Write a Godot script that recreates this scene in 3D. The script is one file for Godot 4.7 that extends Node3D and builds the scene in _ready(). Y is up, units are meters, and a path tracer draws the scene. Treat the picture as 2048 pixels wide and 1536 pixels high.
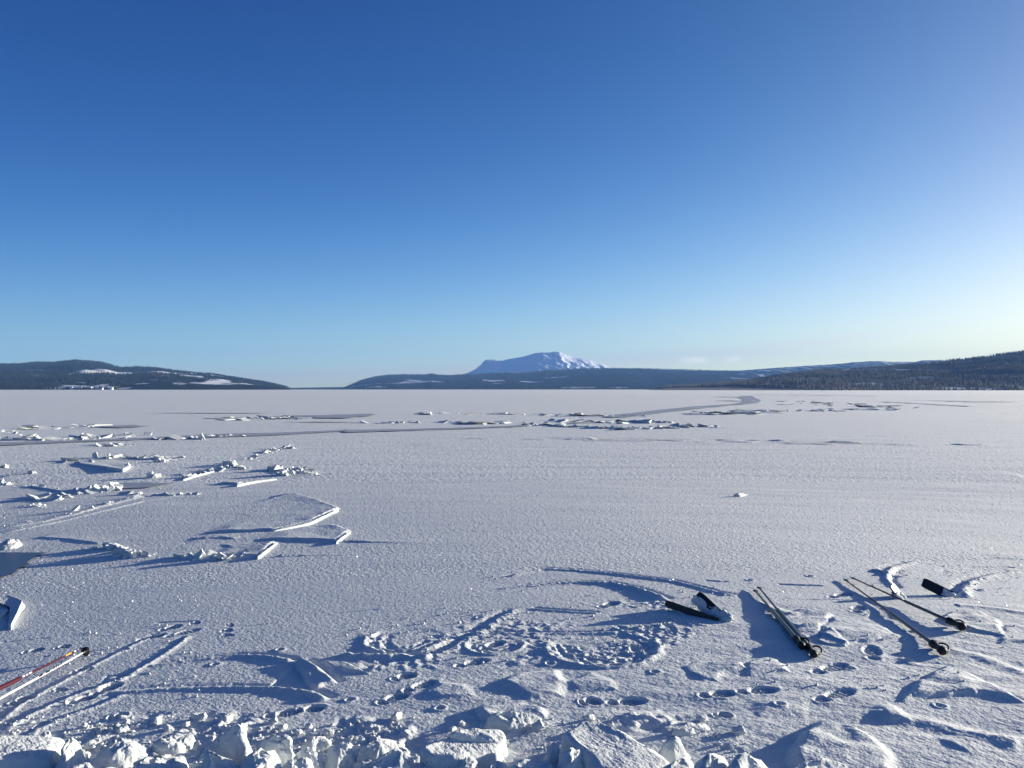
extends Node3D
# A snow-covered frozen lake at low sun: ski poles and skis left in the snow, pressure ridges, hills beyond.

const EYE := 1.65
const F := 1539.0
const EXPO := 2.25
const SUN_AZ := 68.0
const SUN_EL := 8.0

class Patch:
	var x0: float
	var d0: float
	var nx: int
	var nd: int
	var c: float
	var H: PackedFloat32Array
	var D: PackedFloat32Array   # how much of the loose, lumpy snow lies here

var patches: Array[Patch] = []
var noise := FastNoiseLite.new()
var rough := FastNoiseLite.new()
var rng := RandomNumberGenerator.new()
var taken := {}
var pitch := 0.0
var snow: StandardMaterial3D
var ground_near: StandardMaterial3D
var ground_far: StandardMaterial3D
var ice_mat: StandardMaterial3D
var plate_snow: StandardMaterial3D

# ---------------------------------------------------------------- helpers: naming
func numbered(called: String) -> String:
	var n: int = taken.get(called, -1) + 1
	taken[called] = n
	return called if n == 0 else "%s_%03d" % [called, n]

func tag(o: Node3D, label: String, category: String, group := "", kind := "") -> Node3D:
	if label: o.set_meta("label", label)
	if category: o.set_meta("category", category)
	if group: o.set_meta("group", group)
	if kind: o.set_meta("kind", kind)
	return o

func top(called: String, mesh: Mesh, mat: Material, at := Vector3.ZERO) -> MeshInstance3D:
	var o := MeshInstance3D.new()
	o.name = numbered(called)
	o.mesh = mesh
	o.material_override = mat
	o.position = at
	add_child(o)
	return o

func part(called: String, mesh: Mesh, mat: Material, parent: Node3D, xf := Transform3D()) -> MeshInstance3D:
	var o := MeshInstance3D.new()
	o.name = called
	o.mesh = mesh
	o.material_override = mat
	o.transform = xf
	parent.add_child(o, true)
	return o

func thing(called: String, label: String, category: String, group := "") -> Node3D:
	var o := Node3D.new()
	o.name = numbered(called)
	add_child(o)
	tag(o, label, category, group)
	return o

# ---------------------------------------------------------------- helpers: places and meshes
func at(px: float, py: float, y := 0.0) -> Vector3:    # a spot on the lake (at height y) measured on the photograph
	var dir := Vector3((px - 1024.0) / F, (768.0 - py) / F, -1.0).rotated(Vector3.RIGHT, pitch)
	var q := Vector3.ZERO
	var h := y
	for k in 3:
		var t := (h - EYE) / dir.y
		q = Vector3(dir.x * t, h, dir.z * t)
		h = y + swell(q.x, -q.z)
	return q

func swell(x: float, d: float) -> float:               # the gentle broad back of the snow near the shore
	if d > 18.0: return 0.0
	return -0.17 * log(cosh((x - 1.4) / 3.0)) * smoothstep(18.0, 6.0, d) * smoothstep(24.0, 9.0, absf(x))

func flat(px: float, py: float) -> Vector2:            # the same as (x, distance)
	var p := at(px, py)
	return Vector2(p.x, -p.z)

func path(a: Array, y := 0.0) -> Array[Vector2]:
	var out: Array[Vector2] = []
	for p in a:
		var q := at(p[0], p[1], y)
		out.append(Vector2(q.x, -q.z))
	return out

func mesh_of(V: PackedVector3Array, I: PackedInt32Array, smooth := true, C := PackedColorArray()) -> ArrayMesh:
	var arr := []
	arr.resize(Mesh.ARRAY_MAX)
	if not smooth:
		var W := PackedVector3Array()
		var N2 := PackedVector3Array()
		for k in range(0, I.size(), 3):
			var a := V[I[k]]
			var b := V[I[k + 1]]
			var c := V[I[k + 2]]
			var n := (c - a).cross(b - a).normalized()
			W.append(a); W.append(b); W.append(c)
			N2.append(n); N2.append(n); N2.append(n)
		arr[Mesh.ARRAY_VERTEX] = W
		arr[Mesh.ARRAY_NORMAL] = N2
	else:
		var N := PackedVector3Array()
		N.resize(V.size())
		for k in range(0, I.size(), 3):
			var a := V[I[k]]
			var n := (V[I[k + 2]] - a).cross(V[I[k + 1]] - a)
			N[I[k]] += n
			N[I[k + 1]] += n
			N[I[k + 2]] += n
		for k in N.size(): N[k] = N[k].normalized() if N[k].length_squared() > 1e-20 else Vector3.UP
		arr[Mesh.ARRAY_VERTEX] = V
		arr[Mesh.ARRAY_NORMAL] = N
		arr[Mesh.ARRAY_INDEX] = I
		if C.size(): arr[Mesh.ARRAY_COLOR] = C
	var m := ArrayMesh.new()
	m.add_surface_from_arrays(Mesh.PRIMITIVE_TRIANGLES, arr)
	return m

func lathe(profile: Array, sides := 20, squash := 1.0) -> ArrayMesh:   # profile of [radius, y], closed at both ends
	var V := PackedVector3Array()
	var I := PackedInt32Array()
	for p in profile:
		for s in sides:
			var a := TAU * s / sides
			V.append(Vector3(cos(a) * p[0], p[1], sin(a) * p[0] * squash))
	for r in profile.size() - 1:
		for s in sides:
			var i := r * sides + s
			var j := r * sides + (s + 1) % sides
			for k in [i, i + sides, j, j, i + sides, j + sides]: I.append(k)
	var low := V.size()
	V.append(Vector3(0, profile[0][1], 0))
	V.append(Vector3(0, profile[-1][1], 0))
	for s in sides:
		var j := (s + 1) % sides
		var e := (profile.size() - 1) * sides
		for k in [low, s, j, low + 1, e + j, e + s]: I.append(k)
	return mesh_of(V, I)

func tube(points: Array, r: float, sides := 10) -> ArrayMesh:
	var V := PackedVector3Array()
	var I := PackedInt32Array()
	for k in points.size():
		var t: Vector3 = (points[mini(k + 1, points.size() - 1)] - points[maxi(k - 1, 0)]).normalized()
		var u := t.cross(Vector3.UP if absf(t.y) < 0.9 else Vector3.RIGHT).normalized()
		var v := u.cross(t)
		for s in sides:
			var a := TAU * s / sides
			V.append(points[k] + (u * cos(a) + v * sin(a)) * r)
	for k in points.size() - 1:
		for s in sides:
			var i := k * sides + s
			var j := k * sides + (s + 1) % sides
			for q in [i, j, i + sides, j, j + sides, i + sides]: I.append(q)
	return mesh_of(V, I)

# a snow-caked slab or chunk: outline with a height at each corner, rounded rim, uneven faces; in place, relative to `base`
func slab(outline: Array[Vector3], base: Vector3, thick: float, rim: float, uneven: float, n := 64, lean := 0.1) -> ArrayMesh:
	var pts: Array[Vector3] = outline
	for pass_ in 2:
		var nxt: Array[Vector3] = []
		for k in pts.size():
			var a := pts[k]
			var b := pts[(k + 1) % pts.size()]
			nxt.append(a.lerp(b, 0.07 if pass_ == 0 else 0.22))
			nxt.append(a.lerp(b, 0.93 if pass_ == 0 else 0.78))
		pts = nxt
	var total := 0.0
	for k in pts.size(): total += pts[k].distance_to(pts[(k + 1) % pts.size()])
	var ring: Array[Vector3] = []
	var seg := 0
	var walked := 0.0
	for k in n:
		var want := total * k / n
		while walked + pts[seg].distance_to(pts[(seg + 1) % pts.size()]) < want:
			walked += pts[seg].distance_to(pts[(seg + 1) % pts.size()])
			seg += 1
		var a := pts[seg]
		var b := pts[(seg + 1) % pts.size()]
		ring.append(a.lerp(b, (want - walked) / maxf(a.distance_to(b), 1e-5)))
	var mid := Vector3.ZERO
	for p in ring: mid += p / n
	var area := 0.0
	for k in n:
		var a := ring[k] - mid
		var b := ring[(k + 1) % n] - mid
		area += a.x * b.z - a.z * b.x
	if area < 0: ring.reverse()
	var size := sqrt(absf(area) * 0.5)
	var V := PackedVector3Array()
	var I := PackedInt32Array()
	var rings := [[-0.02 - thick * lean, -thick], [-0.006 - thick * lean * 0.62, -thick * 0.75], [-thick * lean * 0.3, -thick * 0.5], [0.0, -maxf(rim, thick * 0.25)], [rim * 0.12, -rim * 0.55], [rim * 0.42, -rim * 0.18], [rim, 0.0]]
	for f in [0.92, 0.84, 0.75, 0.66, 0.57, 0.48, 0.39, 0.3, 0.21, 0.11]: rings.append([f, 9.0])
	var amp := minf(uneven, 0.14 * size) * (0.4 if lean < 0.2 else (0.5 if lean > 0.5 else 1.0))
	var k1 := 50.0 / (size * 0.8)
	var k2 := 50.0 / (size * 0.27)
	for r in rings:
		for k in n:
			var p := ring[k]
			var inward := Vector3(mid.x - p.x, 0, mid.z - p.z)
			if r[1] > 5.0:
				p = mid.lerp(p, r[0] * clampf(1.0 - rim / maxf(inward.length(), 0.01), 0.2, 1.0))
				p.y = lerpf(mid.y, p.y, r[0])
			else:
				p += inward.normalized() * minf(r[0], inward.length() * 0.6)
				p.y += r[1]
				var side: float = 1.4 * noise.get_noise_3d(p.x * k1, p.y * k1 * 1.3, p.z * k1) + 0.55 * noise.get_noise_3d(p.x * k2, p.y * k2, p.z * k2)
				p -= inward.normalized() * side * amp
			p.y += noise.get_noise_3d(p.x * k1, 3.0, p.z * k1) * amp * 1.0 + noise.get_noise_3d(p.x * k2, 13.0, p.z * k2) * amp * 0.35
			V.append(p - base)
	var c := V.size()
	V.append(mid - base + Vector3(0, noise.get_noise_3d(mid.x * k1, 3.0, mid.z * k1) * amp + noise.get_noise_3d(mid.x * k2, 13.0, mid.z * k2) * amp * 0.35, 0))
	for r in rings.size() - 1:
		for k in n:
			var i := r * n + k
			var j := r * n + (k + 1) % n
			for q in [i, i + n, j, j, i + n, j + n]: I.append(q)
	var e := (rings.size() - 1) * n
	for k in n:
		for q in [e + k, c, e + (k + 1) % n]: I.append(q)
	return mesh_of(V, I)

# a block measured on the photograph: its top outline as [x, y, height], standing on the snow
func block(called: String, label: String, category: String, corners: Array, sunk: float, rim: float, uneven: float, group := "", n := 64) -> MeshInstance3D:
	var o: Array[Vector3] = []
	var mid := Vector3.ZERO
	var low := 9.0
	var high := -9.0
	rim *= 1.3
	uneven *= 0.8
	var mean := 0.0
	var middle := 0.0
	for c in corners:
		mean += c[2] / corners.size()
		middle += float(c[0]) / corners.size()
	for c in corners:
		var z := -at(c[0], c[1], mean).z
		var lay_ := 0.5 if called == "ice_slab" else 0.75
		o.append(at(c[0], c[1], 0.9 * mean + lay_ * (c[2] - mean) - 0.16 * (c[0] - middle) / F * z))
		mid += o[-1] / corners.size()
		low = minf(low, c[2])
		high = maxf(high, c[2])
	mid.y -= (high + low) * 0.5
	var m := slab(o, mid, maxf(high, low) + sunk, rim, uneven, n, 0.12 if called == "ice_slab" else (0.6 if called == "snow_mound" else 0.42))
	var b := top(called, m, snow, mid)
	tag(b, label, category, group)
	return b

# an angular shard of ice, added to V and I
func shard(V: PackedVector3Array, I: PackedInt32Array, p: Vector3, size: Vector3, turn: Basis) -> void:
	var o := V.size()
	for k in 8:
		var q := Vector3((k & 1) * 2 - 1, ((k >> 1) & 1) * 2 - 1, ((k >> 2) & 1) * 2 - 1) * 0.5
		q += Vector3(rng.randf_range(-0.22, 0.22), rng.randf_range(-0.2, 0.2), rng.randf_range(-0.22, 0.22))
		V.append(p + turn * (q * size))
	for k in [0, 1, 4, 1, 5, 4, 2, 6, 3, 3, 6, 7, 0, 2, 1, 1, 2, 3, 4, 5, 6, 5, 7, 6, 0, 4, 2, 2, 4, 6, 1, 3, 5, 3, 7, 5]: I.append(o + k)

# a lump: a cube sphere pushed about by noise
func lump_mesh(r: Vector3, uneven: float, seed_at: float, res := 7) -> ArrayMesh:
	var V := PackedVector3Array()
	var I := PackedInt32Array()
	for f in 6:
		var o := V.size()
		for a in res:
			for b in res:
				var u := 2.0 * a / (res - 1) - 1.0
				var v := 2.0 * b / (res - 1) - 1.0
				var q: Vector3 = [Vector3(u, v, 1), Vector3(-u, v, -1), Vector3(1, v, -u), Vector3(-1, v, u), Vector3(u, 1, -v), Vector3(u, -1, v)][f]
				var s := q.normalized().lerp(q * 0.75, 0.45)
				s *= 1.0 + uneven * noise.get_noise_3d(s.x * 55 + seed_at, s.y * 55, s.z * 55) + 0.35 * uneven * noise.get_noise_3d(s.x * 170 + seed_at, s.y * 170, s.z * 170)
				V.append(s * r)
		for a in res - 1:
			for b in res - 1:
				var i := o + a * res + b
				for k in [i, i + 1, i + res, i + 1, i + res + 1, i + res]: I.append(k)
	# weld the seams so that the normals run smoothly
	var seen := {}
	var where := PackedInt32Array()
	var W := PackedVector3Array()
	for p in V:
		var key := Vector3i((p * 20000.0).round())
		if not seen.has(key):
			seen[key] = W.size()
			W.append(p)
		where.append(seen[key])
	for k in I.size(): I[k] = where[I[k]]
	return mesh_of(W, I)

# ---------------------------------------------------------------- the snow surface
func stamp(lo: Vector2, hi: Vector2, finest: float, f: Callable) -> void:
	for p in patches:
		if p.c > finest: continue
		var i0 := maxi(0, ceili((lo.x - p.x0) / p.c))
		var i1 := mini(p.nx - 1, floori((hi.x - p.x0) / p.c))
		var j0 := maxi(0, ceili((lo.y - p.d0) / p.c))
		var j1 := mini(p.nd - 1, floori((hi.y - p.d0) / p.c))
		for j in range(j0, j1 + 1):
			for i in range(i0, i1 + 1):
				p.H[j * p.nx + i] += f.call(Vector2(p.x0 + i * p.c, p.d0 + j * p.c))

func bounds(a: Array[Vector2], grow: float) -> Array[Vector2]:
	var lo := a[0]
	var hi := a[0]
	for p in a:
		lo = lo.min(p)
		hi = hi.max(p)
	return [lo - Vector2.ONE * grow, hi + Vector2.ONE * grow]

# a ridge of pushed-up snow along a line with a furrow on one side: width w, heights h0 .. h1
func ridge(px: Array, w: float, h0: float, h1: float, furrow := 0.8, crumbly := 0.5) -> void:
	crumbly *= 0.6
	if h0 > 0:
		h0 *= 0.62
		h1 *= 0.62
	w *= 0.85
	var a := path(px)
	var b := bounds(a, w * 4)
	var n := a.size()
	stamp(b[0], b[1], maxf(w * 1.2, 0.02), func(q: Vector2) -> float:
		var best := 1e9
		var side := 0.0
		var along := 0.0
		for k in n - 1:
			var s := a[k + 1] - a[k]
			var t := clampf((q - a[k]).dot(s) / s.length_squared(), 0, 1)
			var e := q - a[k] - s * t
			var l := e.length_squared()
			if l < best:
				best = l
				side = signf(s.cross(e))
				along = (k + t) / (n - 1)
		best = sqrt(best) * side
		if absf(best) > w * 4: return 0.0
		var rag := rough.get_noise_2d(q.x * 900, q.y * 900)
		best += w * crumbly * 0.7 * rag
		var h := lerpf(h0, h1, along) * smoothstep(0, 0.06, along) * smoothstep(1.0, 0.94, along)
		h *= 1.0 + crumbly * rough.get_noise_2d(q.x * 2200, q.y * 2200)
		return h * (exp(-pow(best / w, 2)) - furrow * exp(-pow((best - 1.7 * w) / w, 2))))

# a low wind ripple far out on the ice
func ripple(px: Array) -> void:
	var a := path(px)
	var b := bounds(a, 1.2)
	stamp(b[0], b[1], 0.2, func(q: Vector2) -> float:
		var h := 0.0
		for k in a.size() - 1:
			var s := a[k + 1] - a[k]
			var t := clampf((q - a[k]).dot(s) / s.length_squared(), 0, 1)
			h = maxf(h, exp(-pow((q - a[k] - s * t).length() / 0.28, 2)))
		return 0.028 * h * smoothstep(-0.15, 0.2, rough.get_noise_2d(q.x * 60, q.y * 60)))

# a drifted-over slab in the snow: raised inside its outline, with a soft rim
func drift(px: Array, h: float, soft := 0.025, lean := Vector2.ZERO) -> void:
	var a := path(px)
	var b := bounds(a, soft * 2)
	var n := a.size()
	var mid := (b[0] + b[1]) * 0.5
	var half := (b[1] - b[0]) * 0.5
	stamp(b[0], b[1], 0.02, func(q: Vector2) -> float:
		var inside := false
		var best := 1e9
		q += Vector2(rough.get_noise_2d(q.x * 500, q.y * 500), rough.get_noise_2d(q.x * 500 + 99, q.y * 500)) * 0.018
		for k in n:
			var u := a[k]
			var v := a[(k + 1) % n]
			var s := v - u
			var t := clampf((q - u).dot(s) / s.length_squared(), 0, 1)
			best = minf(best, (q - u - s * t).length_squared())
			if (u.y > q.y) != (v.y > q.y) and q.x < (v.x - u.x) * (q.y - u.y) / (v.y - u.y) + u.x: inside = not inside
		best = sqrt(best) * (1.0 if inside else -1.0)
		var g := (q - mid) / half
		return 0.42 * h * smoothstep(-soft, soft * 1.5, best) * (1.0 + lean.dot(g)) * (0.9 + 0.5 * rough.get_noise_2d(q.x * 300, q.y * 300)))

# the lip of a cracked ice sheet: high on the left of the line, falling off slowly inwards and sheer outwards
func lip(px: Array, h: float, back := 0.35) -> void:
	h *= 0.62
	back *= 1.5
	var a := path(px)
	var b := bounds(a, back * 3.0)
	var n := a.size()
	stamp(b[0], b[1], 0.05, func(q: Vector2) -> float:
		var best := 1e9
		var side := 0.0
		var along := 0.0
		q += Vector2(rough.get_noise_2d(q.x * 300, q.y * 300), rough.get_noise_2d(q.x * 300 + 99, q.y * 300)) * 0.014
		for k in n - 1:
			var s := a[k + 1] - a[k]
			var t := clampf((q - a[k]).dot(s) / s.length_squared(), 0, 1)
			var e := q - a[k] - s * t
			if e.length_squared() < best:
				best = e.length_squared()
				side = signf(s.cross(e))
				along = (k + t) / (n - 1)
		best = sqrt(best) * side
		if best > back * 3.0: return 0.0
		return h * smoothstep(-0.02, 0.012, best) * exp(-maxf(best, 0.0) / back) * smoothstep(0.0, 0.1, along) * smoothstep(1.0, 0.93, along) * (1.0 + 0.2 * rough.get_noise_2d(q.x * 260 + 9, q.y * 260)))

# a boot print from heel to toe, as seen in the photograph
func footprint(hx: float, hy: float, tx: float, ty: float, deep: float, tread := 0.5, width := 1.0) -> void:
	var a := flat(hx, hy)
	var b := flat(tx, ty)
	var len := a.distance_to(b)
	var u := (b - a) / len
	var v := Vector2(-u.y, u.x)
	var bb := bounds([a, b] as Array[Vector2], 0.1)
	stamp(bb[0], bb[1], 0.02, func(q: Vector2) -> float:
		var e := q - a
		var s := e.dot(u) / len * 0.30
		var c := e.dot(v) / width
		c += 0.002 * rough.get_noise_2d(q.x * 1500, q.y * 1500)
		var sole := 1.0 - Vector2((s - 0.195) / 0.105, c / (0.05 - 0.03 * absf(s - 0.17))).length()
		var heel := 1.0 - Vector2((s - 0.04) / 0.042, c / 0.034).length()
		var k := maxf(sole * 0.05, heel * 0.034)
		var h := -deep * smoothstep(-0.004, 0.009, k)
		h += deep * 0.22 * exp(-pow((k + 0.014) / 0.011, 2)) * (0.55 + 0.4 * rough.get_noise_2d(q.x * 1800, q.y * 1800))
		if k > 0.006: h += deep * tread * smoothstep(0.1, 0.7, sin(s * TAU / 0.036)) * smoothstep(0.006, 0.014, k)
		return h)

# concentric arcs scraped by a boot turning on the spot
func swirl(px: float, py: float, r: float, from_: float, to: float, rings: int, h: float) -> void:
	var m := flat(px, py)
	stamp(m - Vector2.ONE * r * 1.4, m + Vector2.ONE * r * 1.4, 0.02, func(q: Vector2) -> float:
		var e := q - m
		var l := e.length() / r
		var ang := fposmod(atan2(e.y, e.x) - from_, TAU)
		if l > 1.4: return 0.0
		var rag := rough.get_noise_2d(q.x * 900, q.y * 900)
		var on := smoothstep(0, 0.3, ang) * smoothstep(to, to - 0.3, ang)
		var w := 0.5 + 0.5 * sin((l + 0.16 * rag + 0.1 * sin(ang * 2.0)) * TAU * rings)
		return h * (on * (w - 0.6) * smoothstep(0.3, 0.5, l) * smoothstep(1.12, 1.0, l) + on * 1.1 * exp(-pow((l - 1.08 + 0.06 * rag) / 0.07, 2)) - 0.45 * smoothstep(1.05, 0.8, l)))

# trampled, lumpy snow inside an outline
func trampled(px: Array, h: float, grain: float, soft := 0.12) -> void:
	var a := path(px)
	var b := bounds(a, soft)
	var n := a.size()
	stamp(b[0], b[1], 0.02, func(q: Vector2) -> float:
		var inside := false
		var best := 1e9
		for k in n:
			var u := a[k]
			var v := a[(k + 1) % n]
			var s := v - u
			var t := clampf((q - u).dot(s) / s.length_squared(), 0, 1)
			best = minf(best, (q - u - s * t).length_squared())
			if (u.y > q.y) != (v.y > q.y) and q.x < (v.x - u.x) * (q.y - u.y) / (v.y - u.y) + u.x: inside = not inside
		best = sqrt(best) * (1.0 if inside else -1.0)
		if best < -soft: return 0.0
		var k := grain * 100
		var r1 := rough.get_noise_2d(q.x * k, q.y * k)
		var r2 := rough.get_noise_2d(q.x * k * 2.7 + 50, q.y * k * 2.7)
		var patchy := smoothstep(-0.25, 0.2, rough.get_noise_2d(q.x * 130, q.y * 130 + 7))
		return h * smoothstep(-soft, soft, best) * patchy * (1.3 * r1 + 0.45 * r2 + 0.5 * smoothstep(0.1, 0.3, r1) - 0.1))

func make_patch(x0: float, x1: float, d0: float, d1: float, c: float) -> Patch:
	var p := Patch.new()
	p.x0 = x0
	p.d0 = d0
	p.c = c
	p.nx = roundi((x1 - x0) / c) + 1
	p.nd = roundi((d1 - d0) / c) + 1
	p.H.resize(p.nx * p.nd)
	patches.append(p)
	return p

func ground_surface(m: ArrayMesh, p: Patch, mat: Material) -> void:
	var n := p.nx * p.nd
	var V := PackedVector3Array()
	var N := PackedVector3Array()
	var U := PackedVector2Array()
	V.resize(n)
	N.resize(n)
	U.resize(n)
	var nx := p.nx
	var c := p.c
	var H := p.H
	for j in p.nd:
		var ju := mini(j + 1, p.nd - 1)
		var jd := maxi(j - 1, 0)
		for i in nx:
			var k := j * nx + i
			var iu := mini(i + 1, nx - 1)
			var il := maxi(i - 1, 0)
			V[k] = Vector3(p.x0 + i * c, H[k], -p.d0 - j * c)
			N[k] = Vector3((H[j * nx + il] - H[j * nx + iu]) / ((iu - il) * c), 1.0, (H[ju * nx + i] - H[jd * nx + i]) / ((ju - jd) * c)).normalized()
			U[k] = Vector2(V[k].x, V[k].z)
	var I := PackedInt32Array()
	I.resize((nx - 1) * (p.nd - 1) * 6)
	var w := 0
	for j in p.nd - 1:
		for i in nx - 1:
			var k := j * nx + i
			I[w] = k
			I[w + 1] = k + nx
			I[w + 2] = k + 1
			I[w + 3] = k + 1
			I[w + 4] = k + nx
			I[w + 5] = k + nx + 1
			w += 6
	var arr := []
	arr.resize(Mesh.ARRAY_MAX)
	arr[Mesh.ARRAY_VERTEX] = V
	arr[Mesh.ARRAY_NORMAL] = N
	arr[Mesh.ARRAY_TEX_UV] = U
	arr[Mesh.ARRAY_INDEX] = I
	m.add_surface_from_arrays(Mesh.PRIMITIVE_TRIANGLES, arr)
	m.surface_set_material(m.get_surface_count() - 1, mat)

func plain_quad(m: ArrayMesh, x0: float, x1: float, d0: float, d1: float, mat: Material, y := 0.0) -> void:
	var arr := []
	arr.resize(Mesh.ARRAY_MAX)
	arr[Mesh.ARRAY_VERTEX] = PackedVector3Array([Vector3(x0, y, -d0), Vector3(x1, y, -d0), Vector3(x1, y, -d1), Vector3(x0, y, -d1)])
	arr[Mesh.ARRAY_NORMAL] = PackedVector3Array([Vector3.UP, Vector3.UP, Vector3.UP, Vector3.UP])
	arr[Mesh.ARRAY_TEX_UV] = PackedVector2Array([Vector2(x0, -d0), Vector2(x1, -d0), Vector2(x1, -d1), Vector2(x0, -d1)])
	arr[Mesh.ARRAY_INDEX] = PackedInt32Array([0, 2, 1, 0, 3, 2])
	m.add_surface_from_arrays(Mesh.PRIMITIVE_TRIANGLES, arr)
	m.surface_set_material(m.get_surface_count() - 1, mat)

func surface_height(x: float, d: float) -> float:
	for p in patches:
		if x >= p.x0 and d >= p.d0 and x < p.x0 + (p.nx - 1) * p.c and d < p.d0 + (p.nd - 1) * p.c:
			return p.H[roundi((d - p.d0) / p.c) * p.nx + roundi((x - p.x0) / p.c)]
	return 0.0

func grain_texture(size: int, cells: Array, weights: Array, seed_: int) -> ImageTexture:   # grainy relief that repeats without a seam
	var r := RandomNumberGenerator.new()
	r.seed = seed_
	var layers: Array[PackedByteArray] = []
	for n in cells + [8]:
		var k: int = size / n
		var white := PackedByteArray()
		white.resize(n * n)
		for i in n * n: white[i] = r.randi() & 255
		var wide := PackedByteArray()
		var m: int = n + 8
		wide.resize(m * m)
		for y in m:
			for x in m: wide[y * m + x] = white[posmod(y - 4, n) * n + posmod(x - 4, n)]
		var im := Image.create_from_data(m, m, false, Image.FORMAT_L8, wide)
		im.resize(m * k, m * k, Image.INTERPOLATE_CUBIC)
		layers.append(im.get_region(Rect2i(4 * k, 4 * k, size, size)).get_data())
	var out := PackedByteArray()
	out.resize(size * size)
	var a := layers[0]
	var b := layers[1]
	var c := layers[2]
	var d := layers[3]
	var patchy := layers[4]
	var total: float = weights[0] + weights[1] + weights[2] + weights[3]
	var wa: float = weights[0] / total * 1.4
	var wb: float = weights[1] / total * 1.4
	var wc: float = weights[2] / total * 1.4
	var wd: float = weights[3] / total * 1.4
	for i in size * size:
		out[i] = clampi(int(128.0 + (a[i] * wa + b[i] * wb + c[i] * wc + d[i] * wd - 179.0) * (0.8 + 0.4 * patchy[i] / 255.0)), 0, 255)
	return ImageTexture.create_from_image(Image.create_from_data(size, size, false, Image.FORMAT_L8, out))

func plain(c: Color, rough_: float, spec := 0.5, metal := 0.0) -> StandardMaterial3D:
	var m := StandardMaterial3D.new()
	m.albedo_color = c.linear_to_srgb()
	m.roughness = rough_
	m.metallic_specular = spec
	m.metallic = metal
	return m

# ---------------------------------------------------------------- sky
func sky_image() -> Image:
	var w := 2048
	var h := 1024
	var data := PackedFloat32Array()
	data.resize(w * h * 3)
	var C0 := [-0.1251, -5.9369, -0.6543, 5.6578, 6.5577, -5.5578, 0.2328, -1.0459, 0.6151]
	var C1 := [-0.1293, -2.6936, -0.9726, 3.8185, 2.3362, -3.0497, -0.3509, -0.6175, 0.2097]
	var C2 := [-0.3386, 0.0865, -1.6139, 2.1115, 1.0035, -1.6939, -0.5097, -0.6793, -0.0857]
	var se := deg_to_rad(SUN_EL)
	var cn := FastNoiseLite.new()
	cn.seed = 4
	cn.frequency = 1.0
	cn.fractal_octaves = 4
	for j in h:
		var el := maxf(90.0 - (j + 0.5) * 180.0 / h, 0.0)
		var q := 1.0 - exp(-el / 14.0)
		var haze := exp(-el / 3.0)
		var e := deg_to_rad(el)
		for i in range(0, w, 2 if j > 200 and j < 520 else 4):
			var az := wrapf((i + 0.5) * 360.0 / w, -180.0, 180.0)
			var cg := sin(e) * sin(se) + cos(e) * cos(se) * cos(deg_to_rad(az - SUN_AZ))
			var k := exp(-rad_to_deg(acos(clampf(cg, -1, 1))) / 38.0)
			var r := exp(C0[0] + C0[1] * q + C0[2] * q * q + C0[3] * k + C0[4] * k * q + C0[5] * k * k + C0[6] * el / 90.0 + C0[7] * haze + C0[8] * k * haze)
			var g := exp(C1[0] + C1[1] * q + C1[2] * q * q + C1[3] * k + C1[4] * k * q + C1[5] * k * k + C1[6] * el / 90.0 + C1[7] * haze + C1[8] * k * haze)
			var b := exp(C2[0] + C2[1] * q + C2[2] * q * q + C2[3] * k + C2[4] * k * q + C2[5] * k * k + C2[6] * el / 90.0 + C2[7] * haze + C2[8] * k * haze)
			if az > 10 and az < 19 and el > 1 and el < 4:      # two wisps of cloud low over the hills
				var c := 0.0
				for s in [[13.3, 2.12, 1.3, 0.24], [16.0, 2.12, 0.65, 0.24]]:
					c = maxf(c, 1.0 - Vector2((az - s[0]) / s[2], (el - s[1]) / s[3]).length())
				c = clampf((c * 1.1 + 0.5 * cn.get_noise_2d(az * 1.4, el * 4.0)) * clampf(c * 4.0, 0, 1), 0, 0.6)
				r = lerpf(r, 1.25, c)
				g = lerpf(g, 1.2, c)
				b = lerpf(b, 1.05, c)
			var step := 2 if j > 200 and j < 520 else 4
			for s in step:
				var o := (j * w + i + s) * 3
				data[o] = r * 1.03 / EXPO
				data[o + 1] = g * 1.02 / EXPO
				data[o + 2] = b * 1.04 / EXPO
	return Image.create_from_data(w, h, false, Image.FORMAT_RGBF, data.to_byte_array())

# ---------------------------------------------------------------- hills
class Hill:
	var d0: float
	var d1: float
	var sil: Array
	var lower: float
	var rough_: float
	var bow: float
	var fields: Array = []
	var noise_: FastNoiseLite
	func crest(x: float) -> float:
		var px := 1024.0 + x / d1 * 1539.0
		var py: float = sil[0][1]
		if px >= sil[-1][0]: py = sil[-1][1]
		else:
			for k in sil.size() - 1:
				if px >= sil[k][0] and px < sil[k + 1][0]:
					py = lerpf(sil[k][1], sil[k + 1][1], (px - sil[k][0]) / (sil[k + 1][0] - sil[k][0]))
					break
		return maxf(1.65 + (778.5 - py) / 1539.0 * d1 - lower, -3.0)
	func height(x: float, d: float) -> float:
		var t := (d - d0) / (d1 - d0)
		var c := crest(x * d1 / clampf(d, d0, d1))
		if t < 0: return -4.0 + 0.0 * c
		if t > 1: return c - (d - d1) * 0.12
		var n := noise_.get_noise_2d(x, d) * rough_ * 4.0 * t * (1.0 - t)
		return c * pow(t, bow) + n * clampf(c / 60.0, 0, 1) - 2.0 * (1.0 - t)
	func snowy(x: float, d: float) -> float:
		var s := 0.0
		for f in fields:
			var e := Vector2(x - f[0], d - f[1] - (x - f[0]) * f[4])
			var v := 1.0 - Vector2(e.x / f[2], e.y / f[3]).length() + 0.5 * noise_.get_noise_2d(x * 9.0 + 500.0, d * 3.0)
			s = maxf(s, smoothstep(0.0, 0.12, v))
		return s

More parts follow.
